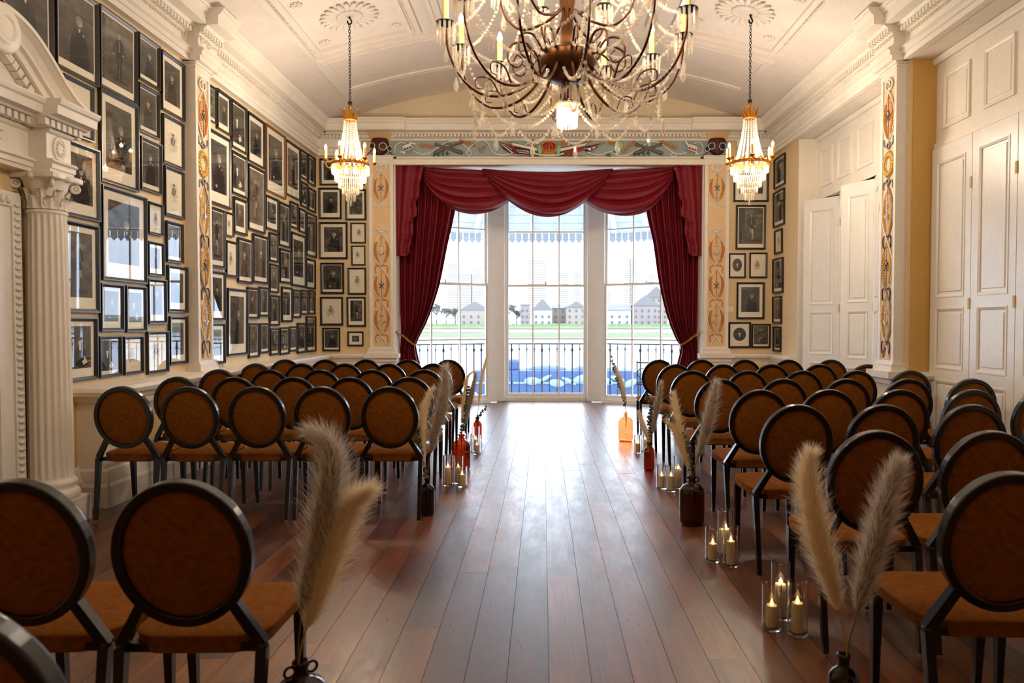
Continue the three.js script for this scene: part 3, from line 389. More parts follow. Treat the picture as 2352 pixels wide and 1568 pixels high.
// ---------- outside: veranda, river, far bank ----------
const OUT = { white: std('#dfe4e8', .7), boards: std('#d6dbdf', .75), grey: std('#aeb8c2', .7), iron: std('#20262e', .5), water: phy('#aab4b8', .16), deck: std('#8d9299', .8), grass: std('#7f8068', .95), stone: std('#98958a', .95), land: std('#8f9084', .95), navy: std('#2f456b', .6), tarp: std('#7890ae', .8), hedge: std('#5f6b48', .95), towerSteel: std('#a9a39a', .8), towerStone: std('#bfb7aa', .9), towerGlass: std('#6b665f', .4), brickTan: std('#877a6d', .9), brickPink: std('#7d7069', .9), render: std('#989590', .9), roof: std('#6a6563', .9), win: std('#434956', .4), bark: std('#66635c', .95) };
{
  const deck = struct('floor_veranda', span(-5, 5, -.3, -.14, -11.7, -14.75), OUT.deck);
  const inner = [[-3.0, 11.85], [-.92, 13.02], [1.03, 13.02], [3.1, 11.85]], outer = [[-4.4, 13.0], [-1.38, 14.62], [1.49, 14.62], [4.5, 13.0]], L = (a, b, t) => a + (b - a) * t;
  const roof = thing('veranda_roof', 'white boarded veranda roof with rafters outside the bay window', 'roof');
  for (let f = 0; f < 3; f++) {
    const A = inner[f], B = inner[f + 1], C = outer[f], E = outer[f + 1], pt = (u, v) => V(L(L(A[0], B[0], u), L(C[0], E[0], u), v), L(4.32, 3.28, v), -L(L(A[1], B[1], u), L(C[1], E[1], u), v));
    for (let k = 0; k < 8; k++) { const g = grid((u, v) => { const vv = (k + .02 + v * .96) / 8, p = pt(u, vv); return [p.x, p.y, p.z]; }, 1, 1), t = g.clone().translate(0, .02, 0); mesh('board', [g, t], OUT.boards, roof); }
    for (let k = 0; k <= 5; k++) { const u = (k + .02) / 5.04, a = pt(u, .02), b = pt(u, .97); mesh('rafter', beam([a.x, a.y - .05, a.z], [b.x, b.y - .05, b.z], .06, .09), OUT.white, roof); }
    const n = Math.round(Math.hypot(E[0] - C[0], E[1] - C[1]) / .137), g = plate([[-.058, 0], [.058, 0], [.058, -.15], [.04, -.165], [0, -.215], [-.04, -.165], [-.058, -.15]], .018), ry = Math.atan2(E[1] - C[1], E[0] - C[0]);
    for (let k = 0; k < n; k++) { const t = (k + .5) / n, m = mesh('valance_board', g, OUT.grey, roof); m.position.set(L(C[0], E[0], t), 3.235, -L(C[1], E[1], t)); m.rotation.y = ry; }
    mesh('eaves_rail', [beam([C[0], 3.25, -C[1]], [E[0], 3.25, -E[1]], .05, .05), beam([C[0], 3.1, -C[1]], [E[0], 3.1, -E[1]], .025, .02)], OUT.white, roof);
  }
  const rail = thing('iron_railing', 'black iron balcony railing with slim balusters beyond the bay window', 'railing'), rp = [[-4.1, 12.45], [-1.2, 13.9], [1.31, 13.9], [4.2, 12.45]];
  for (let f = 0; f < 3; f++) {
    const A = rp[f], B = rp[f + 1], n = Math.round(Math.hypot(B[0] - A[0], B[1] - A[1]) / .152);
    mesh('top_rail', beam([A[0], 1.0, -A[1]], [B[0], 1.0, -B[1]], .05, .022), OUT.iron, rail); mesh('bottom_rail', beam([A[0], -.02, -A[1]], [B[0], -.02, -B[1]], .03, .02), OUT.iron, rail);
    const g = mg([cyl(.008, .008, 1.02, 0, .49, 0, 6), ball(.016, 0, .9, 0, [1, 1.6, 1], 6), ball(.014, 0, .1, 0, [1, 1.6, 1], 6)]), g2 = mg([cyl(.013, .013, 1.15, 0, .425, 0, 8), ball(.026, 0, .88, 0, [1, 1.5, 1], 8), ball(.024, 0, .25, 0, [1, 1.8, 1], 8)]);
    for (let k = 0; k <= n; k++) { const t = k / n, m = mesh('baluster', k % 4 ? g : g2, OUT.iron, rail); m.position.set(L(A[0], B[0], t), 0, -L(A[1], B[1], t)); }
  }
  for (let f = 0; f < 3; f++) { const A = rp[f], B = rp[f + 1], pts = []; for (let k = 0; k <= 12; k++) { const t = k / 12; pts.push([L(A[0], B[0], t), .97 - .12 * Math.sin(Math.PI * t) - .02 * (f - 1), -L(A[1], B[1], t) + .03]); } tag(mesh('festoon_cable', tube(pts, .004, 24, 4), OUT.iron), ['thin festoon cable slung on the iron railing, span toward the picture wall', 'thin festoon cable slung on the iron railing, middle span', 'thin festoon cable slung on the iron railing, span toward the folding doors'][f], 'cable', 'festoon cables on the railing'); }
  const bench = thing('garden_chair', 'ornate black iron garden chair on the balcony', 'chair', [2.0, -.14, -13.0], -.5);
  mesh('back', [at(tor(.16, .012, 0, 0, 0), 0, .62, 0), at(tor(.09, .01, 0, 0, 0), -.2, .62, 0), at(tor(.09, .01, 0, 0, 0), .2, .62, 0), bar([-.3, .45, 0], [.3, .45, 0], .012), bar([-.3, .82, 0], [.3, .82, 0], .014), bar([-.3, .4, 0], [-.3, .85, 0], .012), bar([.3, .4, 0], [.3, .85, 0], .012)], OUT.iron, bench);
  mesh('seat', rbox(.6, .03, .45, .01, 0, .42, -.24), OUT.iron, bench);
  for (const [x, z] of [[-.28, 0], [.28, 0], [-.28, -.44], [.28, -.44]]) mesh('leg', bar([x, 0, z], [x, .42, z], .012), OUT.iron, bench);
  const sh = thing('shrub', 'small green shrub in a pot on the balcony beside the red curtain', 'shrub', [2.95, -.14, -12.75]);
  mesh('pot', lathe([[.1, 0], [.13, .25], [.14, .28], [.12, .28]], 16), OUT.grey, sh); mesh('stem', cyl(.015, .02, .5, 0, .5, 0, 6), OUT.bark, sh);
  { const lf = new THREE.OctahedronGeometry(1), ms = []; for (let k = 0; k < 180; k++) { const a = R(0, 6.28), e = R(-1, 1), r = R(.05, .2); ms.push(mx(r * Math.cos(a), .95 + e * .2, r * Math.sin(a), R(0, 3), R(0, 3), 0, .03, .006, .018)); } inst('leaves', lf, MAT.leafGreen, ms, sh); }

  struct('river', uvm(span(-600, 600, -6.2, -6, -16, -331), .2), OUT.water);
  struct('land_far', mg([span(-900, 900, -6.2, -.8, -337, -2600)]), OUT.land);
  const bank = struct('shore', mg([span(-600, 600, -6.1, -3.6, -330, -337), grid((u, v) => [-600 + 1200 * u, -3.6 + 2.8 * v + .25 * n2(u * 160, v), -331 - 6 * v], 160, 1)]), OUT.grass);
  mesh('river_wall', span(-600, 600, -4.4, -3.1, -333, -335), OUT.stone, bank);
  const barge = thing('barge', 'long navy blue barge with pale covers moored on the river', 'boat', [2.5, -6, -75]);
  mesh('hull', [plate([[-9.5, .3], [-8.6, -.2], [8.2, -.2], [11.5, 1.7], [8, 2.0], [6.4, 2.35], [-9.6, 2.35]], 4.4, .05).translate(0, 0, -2.2)], OUT.navy, barge); mesh('rubbing_strake', span(-9.4, 7, 1.1, 1.25, 2.2, 2.32), OUT.tarp, barge);
  for (let k = 0; k < 9; k++) mesh('folded_cover', ball(1, -3.6 + k * 1.25, 1.35 + .25 * Math.sin(k * 2.1), 2.25, [.85, .32 + .1 * Math.cos(k * 3), .3], 12, 0, 0, .5 * Math.sin(k * 1.7)), OUT.tarp, barge);
  mesh('deckhouse', rbox(3.2, 1.2, 3, .3, -6.6, 2.9, 0), OUT.navy, barge); for (const x of [-2, 2.6]) mesh('cover', ball(1, x, 2.35, 0, [2.1, .5, 1.8], 16), OUT.navy, barge);
  // houses on the far bank
  const house = (x0, x1, eave, ridge, m, gable, label, d = 345) => {
    const s = 1640 / d, X0 = (x0 - 1247) / s, X1 = (x1 - 1247) / s, He = 1.435 + (738 - eave) / s, Hr = 1.435 + (738 - ridge) / s, w = X1 - X0, o = thing('river_house', label, 'building', [(X0 + X1) / 2, -.8, -d], 0, 'houses on the far bank');
    mesh('walls', span(-w / 2, w / 2, 0, He + .8, -5, 5), m, o);
    const h = Hr - He, y = He + .8; mesh('roof', gable ? at(plate([[-w / 2 - .4, 0], [w / 2 + .4, 0], [0, h]], 10.8), 0, y, -5.4) : at(plate([[-5.6, 0], [5.6, 0], [0, h]], w + .6), -w / 2 - .3, y, 0, 0, Math.PI / 2), OUT.roof, o);
    const g = new THREE.BoxGeometry(1.0, 1.25, .2), nx = Math.max(2, Math.round(w / 3.2)), ny = Math.max(1, Math.round((y - .5) / 2.9));
    for (let i = 0; i < nx; i++) for (let j = 0; j < ny; j++) { const q = mesh('window', g, OUT.win, o); q.position.set(-w / 2 + w * (i + .5) / nx, 1.7 + 2.8 * j, 5.02); }
    return o;
  };
  house(1060, 1126, 712, 692, OUT.brickTan, true, 'gabled tan house behind the bare trees across the river');
  house(1196, 1216, 700, 696, OUT.brickPink, false, 'slim balcony tower at the end of the riverside houses');
  house(1224, 1268, 712, 686, OUT.render, true, 'pale gabled house with three window rows across the river');
  house(1268, 1300, 708, 698, OUT.brickPink, false, 'pinkish terrace between two gabled riverside houses', 358); house(1300, 1345, 706, 692, OUT.brickTan, true, 'tan gabled house with balconies across the river');
  house(1378, 1446, 712, 698, OUT.render, false, 'long pale terrace across the river beside the window post'); house(1450, 1508, 702, 678, OUT.brickPink, true, 'large pinkish gabled block across the river near the curtain'); house(1478, 1530, 684, 658, OUT.brickTan, true, 'tall tan gabled warehouse rising behind the riverside block', 370); house(940, 985, 722, 712, OUT.render, false, 'low pale terrace behind the riverside trees', 372);
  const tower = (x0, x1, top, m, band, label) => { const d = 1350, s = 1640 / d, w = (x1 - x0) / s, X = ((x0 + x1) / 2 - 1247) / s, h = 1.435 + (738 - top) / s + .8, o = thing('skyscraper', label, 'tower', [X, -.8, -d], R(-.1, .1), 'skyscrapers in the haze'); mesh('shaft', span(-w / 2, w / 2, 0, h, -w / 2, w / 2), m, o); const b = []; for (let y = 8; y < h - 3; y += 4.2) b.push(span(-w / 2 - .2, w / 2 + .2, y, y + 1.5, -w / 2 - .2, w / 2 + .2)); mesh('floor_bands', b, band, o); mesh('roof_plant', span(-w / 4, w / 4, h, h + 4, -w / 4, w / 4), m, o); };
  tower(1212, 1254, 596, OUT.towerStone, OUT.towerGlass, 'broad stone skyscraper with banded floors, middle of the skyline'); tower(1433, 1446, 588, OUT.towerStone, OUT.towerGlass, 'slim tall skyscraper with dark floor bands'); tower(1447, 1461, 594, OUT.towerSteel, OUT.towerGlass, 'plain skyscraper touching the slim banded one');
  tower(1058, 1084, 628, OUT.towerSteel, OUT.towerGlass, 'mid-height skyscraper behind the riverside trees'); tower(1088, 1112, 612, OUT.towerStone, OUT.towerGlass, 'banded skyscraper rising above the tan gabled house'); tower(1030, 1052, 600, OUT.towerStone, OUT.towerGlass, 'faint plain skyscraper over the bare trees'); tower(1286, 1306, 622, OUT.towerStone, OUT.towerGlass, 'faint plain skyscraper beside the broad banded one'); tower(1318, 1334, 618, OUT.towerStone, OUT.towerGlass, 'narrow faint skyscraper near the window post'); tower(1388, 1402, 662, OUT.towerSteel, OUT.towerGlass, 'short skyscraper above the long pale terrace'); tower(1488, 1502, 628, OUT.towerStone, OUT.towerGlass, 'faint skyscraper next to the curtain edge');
  // bare trees on the bank
  const tree = (px, h, label, d = 340) => {
    const o = thing('bare_tree', label, 'tree', [(px - 1247) / 1640 * d, -1, -d], R(0, 6), 'bare trees on the far bank'), br = [];
    const grow = (p, dir, len, r, k) => { const q = p.clone().addScaledVector(dir, len); br.push(bar(p.toArray(), q.toArray(), r, 4)); if (k) for (let i = 0; i < 3 + (k > 2); i++) { const nd = dir.clone().multiplyScalar(.75).add(V(R(-.9, .9), R(.0, .55), R(-.9, .9))).normalize(); grow(q.clone().addScaledVector(dir, -len * R(0, .35)), nd, len * R(.68, .95), r * .72, k - 1); } };
    mesh('trunk', cyl(.34, .45, h * .2, 0, h * .1, 0, 8), OUT.bark, o); grow(V(0, h * .18, 0), V(0, 1, 0), h * .16, .3, 5); mesh('branches', br, OUT.bark, o);
  };
  tree(978, 15, 'tall bare tree on the far bank nearest the curtain'); tree(1003, 17, 'tall bare tree with forked crown on the far bank', 360); tree(1025, 13, 'smaller bare tree between taller ones on the far bank'); tree(1046, 14, 'bare tree on the far bank in front of the skyscrapers', 360); tree(1165, 15, 'bare tree by the window post and the slim balcony tower'); tree(1186, 12, 'small bare tree beside the slim balcony tower', 356);
  const hd = thing('hedge', 'low clipped hedge along the top of the far bank', 'hedge'); mesh('foliage', grid((u, v) => [-60 + 150 * u, -.9 + (1.2 + .5 * n2(u * 60, 3)) * Math.sin(Math.PI * v), -333.6 - 1.2 * v], 200, 4), OUT.hedge, hd);
}
// ---------- carved and painted frieze over the opening ----------
{
  const U = 1 / 145.5, ZF = -DB + .038;                                 // carving units to metres
  const fr = thing('carved_frieze', 'carved and painted frieze of flags, crown, cannons and drums above the red swags', 'frieze', [0, 0, ZF]);
  const P = (x, y) => [(x - 1247) * U, 4.156 - (y - 342.5) * U], A = (x, y) => P(890 + x / 6.357, 310 + y / 6.357), B = (x, y) => P(1250 + x / 6.03, 310 + y / 6.03);
  const ropeOn = (T, pts) => mesh('rope', rope(pts.map(([x, y], i) => [...T(x, y), .014 + .006 * Math.sin(i * 1.3)]), .0095), MAT.ropeWhite, fr);
  ropeOn(A, [[105, 265], [130, 165], [200, 122], [270, 140]]); ropeOn(A, [[375, 235], [450, 280], [540, 292], [640, 260], [740, 190], [860, 125], [960, 100], [1040, 106], [1110, 150], [1200, 232], [1234, 280], [1195, 316], [1160, 278], [1200, 200], [1290, 120], [1380, 92], [1460, 122], [1500, 200], [1545, 265], [1640, 300], [1740, 300], [1820, 282]]);
  ropeOn(B, [[595, 245], [680, 275], [780, 285], [860, 255], [930, 238], [1000, 285], [1090, 300], [1180, 275], [1260, 225], [1340, 185], [1410, 130], [1490, 105], [1580, 115], [1660, 160], [1760, 240], [1826, 278], [1790, 308], [1742, 290], [1780, 258], [1880, 272], [1960, 255]]); ropeOn(B, [[2070, 130], [2130, 110], [2180, 150], [2190, 240], [2150, 272]]);
  ropeOn(A, [[2010, 160], [2060, 135], [2110, 170]]); ropeOn(B, [[320, 165], [370, 118], [440, 130]]);
  const spray = (T, x0, y0, x1, y1, m, n = 4) => { const a = T(x0, y0), b = T(x1, y1), g = [bar([...a, .012], [...b, .012], .003, 4)], an = Math.atan2(b[1] - a[1], b[0] - a[0]); for (let k = 0; k < n; k++) for (const s of [-1, 1]) { const t = (k + .6) / n; g.push(at(new THREE.OctahedronGeometry(1, 1), a[0] + (b[0] - a[0]) * t + Math.cos(an + s * 1.0) * .022, a[1] + (b[1] - a[1]) * t + Math.sin(an + s * 1.0) * .022, .016, 0, 0, an + s * .8, [.026, .011, .008])); } g.push(at(new THREE.OctahedronGeometry(1, 1), b[0], b[1], .016, 0, 0, an, [.024, .01, .008])); mesh('leaf_spray', g, m, fr); };
  spray(A, 690, 190, 490, 160, MAT.leafGold); spray(A, 1300, 170, 1060, 100, MAT.leafGold, 5); spray(A, 2170, 175, 2120, 90, MAT.leafGold, 3); spray(B, 250, 160, 280, 100, MAT.leafGold, 3); spray(B, 870, 140, 965, 105, MAT.leafGold, 3); spray(B, 1070, 260, 1245, 110, MAT.leafGold, 5); spray(B, 1590, 90, 1820, 190, MAT.leafGold, 5);
  spray(A, 640, 310, 890, 280, MAT.leafGreen, 4); spray(B, 1200, 280, 1450, 260, MAT.leafGreen, 4); spray(B, 870, 260, 905, 320, MAT.leafGreen, 2); spray(B, 200, 260, 380, 300, MAT.leafGreen, 3); spray(A, 2220, 260, 2080, 300, MAT.leafGreen, 3);
  const cannon = (T, a, b) => { const p = T(...a), q = T(...b), L = Math.hypot(q[0] - p[0], q[1] - p[1]), g = lathe([[0, 0], [.026, 0], [.03, .01], [.024, .02], [.018, L * .3], [.021, L * .32], [.021, L * .36], [.022, L * .62], [.029, L * .64], [.03, L * .92], [.033, L * .93], [.033, L * .97], [.018, L * .98], [.012, L], [0, L]], 16); at(g, 0, 0, 0, 0, 0, -Math.PI / 2 + Math.atan2(q[1] - p[1], q[0] - p[0])); mesh('cannon', g.translate(p[0], p[1], .016), MAT.cannon, fr); };
  cannon(A, [1095, 110], [690, 275]); cannon(A, [700, 145], [1105, 275]); cannon(B, [1625, 135], [1250, 262]); cannon(B, [1262, 135], [1640, 270]);
  for (const [T, x, y] of [[A, 888, 100], [B, 1442, 92]]) for (const [i, j] of [[0, 0], [-18, 28], [18, 28], [-38, 54], [0, 54], [38, 54]]) { const p = T(x + i, y + j * .8); mesh('cannonball', ball(.0105, p[0], p[1], .016, [1, 1, 1], 8), MAT.cannon, fr); }
  for (const [T, x, y, rz, m, s] of [[A, 300, 195, .32, MAT.teal, 1], [B, 2045, 195, -.32, MAT.crimson, -1]]) {
    const p = T(x, y), d = new THREE.Group(); d.name = 'drum'; d.position.set(p[0], p[1], .026); d.rotation.z = rz; fr.add(d);
    mesh('shell', at(lathe([[.075, -.05], [.075, .05]], 28), 0, 0, .005, .35, 0, 0, [1, 1, .45]), MAT.ropeWhite, d); mesh('drumhead', at(lathe([[.078, -.06], [.078, -.05], [0, -.049]], 28), 0, 0, .005, .35, 0, 0, [1, 1, .45]), MAT.paper, d);
    for (const e of [-1, 1]) mesh('hoop', at(tor(.078, .006, 0, 0, 0, Math.PI / 2), 0, e * .05, .005, .35, 0, 0, [1, 1, .45]), MAT.brownFrame, d);
    for (let k = -1; k <= 1; k++) mesh('painted_wedge', at(plate([[-.02, -.036], [.02, -.036], [0, .036]], .006), k * .043, 0, .030 - .006 * Math.abs(k), -.1, k * .5), m, d);
    mesh('scroll', [at(cyl(.016, .016, .1, 0, 0, 0, 12, 0, 0, 1.0), s * .1, .03, .02), at(tor(.011, .005, 0, 0, 0), s * .06, .012, .034)], MAT.paper, d); mesh('scroll', [at(cyl(.014, .014, .08, 0, 0, 0, 12, 0, 0, 1.2), -s * .085, -.055, .02), at(tor(.01, .005, 0, 0, 0), -s * .075, -.08, .034)], MAT.paper, d);
  }
  // crossed anchors
  for (const s of [-1, 1]) { const c = A(1385, 215); mesh('anchor', at(mg([bar([0, -.05, 0], [0, .055, 0], .006), bar([-.022, .04, 0], [.022, .04, 0], .004), tor(.01, .004, 0, .066, 0), at(new THREE.TorusGeometry(.036, .006, 6, 14, Math.PI), 0, -.018, 0, 0, 0, Math.PI), ...[-1, 1].map((e) => at(new THREE.ConeGeometry(.011, .022, 4), e * .036, -.012, 0))]), c[0], c[1], .016 + .006 * s, 0, 0, s * .75), s < 0 ? MAT.leafGold : MAT.silver, fr); }
  // flags on crossed poles
  const pole = (a, b, tip) => { mesh('flag_pole', bar([...a, .02], [...b, .026], .006), MAT.brownFrame, fr); const d = V(a[0] - b[0], a[1] - b[1], 0).normalize(); mesh('pole_tip', at(new THREE.OctahedronGeometry(1, 1), a[0] + d.x * .03, a[1] + d.y * .03, .02, 0, 0, Math.atan2(d.y, d.x), [.045, .013, .01]), MAT.leafGold, fr); };
  pole(A(1620, 120), A(2280, 260)); pole(A(1800, 120), A(2300, 230)); pole(B(780, 130), B(180, 250)); pole(B(600, 105), B(200, 200)); pole(A(1820, 340), A(2200, 270)); pole(B(580, 318), B(220, 250));
  const flag = (T, pts, m, z, name = 'flag') => { const q = pts.map(([x, y]) => T(x, y)); if (THREE.ShapeUtils.area(q.map(([a, b]) => new THREE.Vector2(a, b))) < 0) q.reverse(); return mesh(name, plate(q, .008).translate(0, 0, z), m, fr); };
  flag(A, [[1640, 140], [1700, 220], [1800, 280], [2080, 290], [2130, 230], [1900, 190]], MAT.navy, .012); flag(A, [[1660, 150], [1690, 145], [1850, 230], [1860, 280], [1820, 278]], MAT.ropeWhite, .02, 'flag_stripe'); flag(A, [[1672, 150], [1690, 150], [1845, 235], [1840, 272]], MAT.crimson, .022, 'flag_stripe'); flag(A, [[1810, 180], [1845, 180], [1880, 290], [1840, 285]], MAT.crimson, .022, 'flag_stripe'); flag(A, [[1880, 225], [2060, 245], [2060, 285], [1910, 265]], MAT.ropeWhite, .02, 'flag_stripe'); flag(A, [[1890, 232], [2050, 255], [2050, 276], [1910, 258]], MAT.crimson, .022, 'flag_stripe');
  flag(A, [[1810, 135], [1850, 135], [2180, 205], [2180, 245], [1830, 165]], MAT.paper, .024, 'furled_flag'); flag(B, [[590, 120], [560, 160], [220, 240], [225, 200], [550, 135]], MAT.paper, .024, 'furled_flag'); flag(B, [[240, 235], [560, 175], [540, 215], [430, 270], [370, 275]], MAT.crimson, .014);
  flag(B, [[570, 180], [760, 140], [740, 175], [640, 240], [560, 235]], MAT.navy, .012); flag(B, [[565, 190], [640, 235], [740, 150], [752, 160], [660, 240], [560, 205]], MAT.ropeWhite, .02, 'flag_stripe'); flag(B, [[640, 232], [650, 160], [672, 158], [665, 215], [735, 160], [748, 165], [660, 238]], MAT.crimson, .022, 'flag_stripe');
  flag(A, [[1870, 340], [2300, 300], [2352, 335], [2352, 345]], MAT.navy, .01); flag(B, [[0, 318], [240, 290], [520, 322], [0, 326]], MAT.navy, .01);
  // crown between pale shields
  const c = B(68, 190), cr = new THREE.Group(); cr.name = 'crown'; cr.position.set(c[0], c[1], .02); fr.add(cr);
  mesh('cap', ball(1, 0, .03, 0, [.112, .06, .02], 16), MAT.crimson, cr); mesh('cap_body', plate([[-.085, -.09], [.085, -.09], [.115, .03], [-.115, .03]], .016), MAT.crimson, cr);
  mesh('arches', [tube([[-.085, -.09, .022], [-.105, 0, .024], [-.11, .05, .022], [-.04, .09, .02], [0, .085, .02]], .011, 20, 6), tube([[.085, -.09, .022], [.105, 0, .024], [.11, .05, .022], [.04, .09, .02], [0, .085, .02]], .011, 20, 6), tube([[0, -.09, .028], [0, 0, .032], [0, .085, .024]], .01, 12, 6), tube([[-.045, -.09, .026], [-.05, 0, .03], [-.03, .08, .024]], .006, 12, 6), tube([[.045, -.09, .026], [.05, 0, .03], [.03, .08, .024]], .006, 12, 6), bar([-.09, -.075, .026], [.09, -.075, .026], .014), ...[-2, -1, 0, 1, 2].map((k) => at(tor(.012, .005), k * .036, -.045, .03))], MAT.giltPaint, cr);
  for (let k = -4; k <= 4; k++) mesh('pearl', ball(.0105, k * .021, -.104, .028, [1, 1, 1], 8), MAT.ropeWhite, cr);
  for (const s of [-1, 1]) mesh('shield', at(ball(1, 0, 0, 0, [.04, .075, .02], 14), s * .145, -.03, .005, 0, 0, -s * .15), MAT.mint, cr);
  mesh('banner', tube([[-.23, -.09, .02], [-.13, -.12, .03], [0, -.128, .032], [.13, -.12, .03], [.23, -.09, .02]], .013, 20, 6), MAT.paper, cr);
  const gl = B(1030, 155); mesh('globe', ball(1, gl[0], gl[1], .01, [.075, .078, .03], 20), MAT.mint, fr); mesh('globe_land', [at(new THREE.IcosahedronGeometry(1, 1), gl[0] + .02, gl[1], .03, 0, 0, .4, [.022, .04, .012]), at(new THREE.IcosahedronGeometry(1, 1), gl[0] - .03, gl[1] + .03, .028, 0, 0, 0, [.016, .018, .01])], MAT.leafYellow, fr); const st = B(975, 245); mesh('globe_stand', rbox(.035, .035, .02, .005, st[0], st[1], .014), MAT.bark, fr);
}
// carved ship prows with oars under the corbels
for (const [x, s, m, lab] of [[-2.56, -1, MAT.crimson, 'brown carved ship prow with red shields under the corbel by the picture wall'], [2.735, 1, MAT.navy, 'brown carved ship prow with blue shields under the corbel by the folding doors']]) {
  const o = thing('ship_prow_ornament', lab, 'carving', [x, 4.15, -DB + .03]);
  mesh('hull', at(new THREE.SphereGeometry(1, 20, 14, 0, Math.PI * 2, Math.PI * .32, Math.PI * .68), 0, .06, .04, 0, 0, 0, [.145, .17, .085]), MAT.bark, o); mesh('keel', tube([[0, -.1, .08], [0, -.02, .125], [0, .05, .12], [0, .1, .09]], .01, 10, 6), MAT.brownFrame, o);
  mesh('mast', rbox(.04, .15, .03, .006, -.02 * s * 0, .15, .06), MAT.bark, o);
  for (const [dx, dy, r] of [[-.10, .02, .05], [.065, .01, .055], [.155 * s * -1, -.01, .042]]) { const g = new THREE.Group(); g.name = 'shield'; g.position.set(dx, dy, .052 + .085 * Math.sqrt(Math.max(0, 1 - (dx / .16) ** 2))); g.rotation.y = dx * 4; o.add(g); mesh('disc', ball(r, 0, 0, 0, [1, 1, .25], 18), m === MAT.crimson ? MAT.bark : m, g); mesh('rim', tor(r, .005, 0, 0, .006), MAT.paper, g); }
  for (const e of [-1, 1]) mesh('oar', [bar([e * .12, -.03, .07], [e * .215, -.12, .05], .008), at(ball(1, e * .235, -.145, .05, [.035, .018, .01], 10), 0, 0, 0)], MAT.bark, o);
}

// ---------- red velvet swags, tails and tied-back curtains ----------
function spline(pts) { return new THREE.CatmullRomCurve3(pts.map(([x, y]) => V(x, y, 0)), false, 'centripetal'); }
function swag(label, top, bottom, z, folds, group) {
  const T = spline(top), Bm = spline(bottom), g = grid((u, v) => {
    const a = T.getPoint(u), b = Bm.getPoint(u), e = Math.pow(Math.sin(Math.PI * Math.min(.995, Math.max(.005, u))), .7), w = Math.pow(v, .8);
    const ph = w * folds + .22 * Math.sin(u * 5 + folds), f = Math.pow(Math.abs(Math.sin(ph * Math.PI)), .75) * 1.6 - .9 + .1 * Math.sin(w * folds * 3.7 * Math.PI + 2 + u * 3), roll = v > .93 ? -(v - .93) * 1.1 : 0;
    return [a.x + (b.x - a.x) * v, a.y + (b.y - a.y) * (v + .02 * f * e * v), z + e * (.16 * Math.sin(v * 2.2) + .05 * f * (.35 + v)) + roll + .012 * Math.sin(u * 40) * (1 - e)];
  }, 64, 110);
  return tag(mesh('curtain_swag', g, MAT.velvet), label, 'swag', group);
}
const SW = 'red velvet swags over the bay';
swag('crimson velvet swag beside the tail on the picture-wall side of the bay', [[-1.95, 3.93], [-1.4, 3.89], [-.55, 3.86]], [[-1.93, 3.72], [-1.72, 3.42], [-1.42, 3.22], [-1.10, 3.16], [-.80, 3.22], [-.48, 3.42]], -11.58, 5, SW);
swag('crimson velvet swag beside the tail on the folding-door side of the bay', [[.7, 3.86], [1.5, 3.89], [2.12, 3.93]], [[.60, 3.42], [.92, 3.21], [1.34, 3.13], [1.68, 3.21], [1.93, 3.45], [2.1, 3.72]], -11.58, 5, SW);
swag('middle crimson velvet swag overlapping both its neighbours', [[-.97, 3.88], [-.4, 3.84], [.06, 3.83], [.5, 3.84], [1.12, 3.88]], [[-.98, 3.85], [-.78, 3.58], [-.52, 3.34], [-.22, 3.16], [.07, 3.10], [.36, 3.15], [.66, 3.33], [.93, 3.58], [1.13, 3.85]], -11.50, 6, SW);
function tail(label, s, x0) {                                // cascading jabot with a ruffled inner edge
  const g = grid((u, v) => {
    const y = 3.93 - 1.48 * v + .02 * Math.sin(u * 6), w = .53 - .24 * Math.pow(v, .8) + .03 * Math.sin(v * 26) * u * v, x = x0 + s * (u * w), ruf = Math.pow(u, 3) * Math.sin(v * 34) * .05 * (.3 + v);
    return [x, y + .10 * Math.pow(u, 2) * v * Math.abs(Math.sin(v * 17)), -11.44 + .035 * Math.sin(u * 15) * (1 - .3 * u) + ruf + .03 * u];
  }, 48, 120);
  return tag(mesh('curtain_tail', g, MAT.velvet), label, 'drape', 'tails at the ends of the swags');
}
tail('hanging crimson velvet tail with ruffled edge by the picture wall', 1, -2.41); tail('hanging crimson velvet tail with ruffled edge by the folding doors', -1, 2.60);
function sideCurtain(label, out, inn, s) {
  const O = spline(out), I = spline(inn), g = grid((u, v) => { const a = O.getPoint(v), b = I.getPoint(v), tight = Math.min(1, Math.abs(b.x - a.x) / .75), f = Math.sin(u * 9 * 2 * Math.PI + .8 * Math.sin(v * 3)); return [a.x + (b.x - a.x) * (u + .018 * f), a.y + (b.y - a.y) * u, -11.72 + .05 * f * (.45 + .55 * tight) + .02 * Math.sin(u * 23) + .06 * Math.sin(Math.PI * u)]; }, 160, 70);
  return tag(mesh('window_curtain', g, MAT.velvet), label, 'curtain', 'tied-back curtains of the bay');
}
sideCurtain('crimson velvet curtain tied back in front of the bay, picture-wall side', [[-2.37, 3.9], [-2.37, 2.4], [-2.335, 1.2], [-2.34, 1.05], [-2.36, .7], [-2.37, .02]], [[-1.36, 3.9], [-1.44, 3.25], [-1.56, 2.7], [-1.72, 1.95], [-1.90, 1.45], [-2.07, 1.09], [-2.08, 1.02], [-2.02, .7], [-1.95, .02]], 1);
sideCurtain('crimson velvet curtain tied back in front of the bay, folding-door side', [[2.56, 3.9], [2.56, 2.4], [2.53, 1.2], [2.535, 1.05], [2.55, .7], [2.56, .02]], [[1.62, 3.9], [1.70, 3.2], [1.80, 2.76], [1.90, 2.1], [2.05, 1.49], [2.2, 1.12], [2.26, 1.02], [2.2, .7], [2.14, .02]], -1);
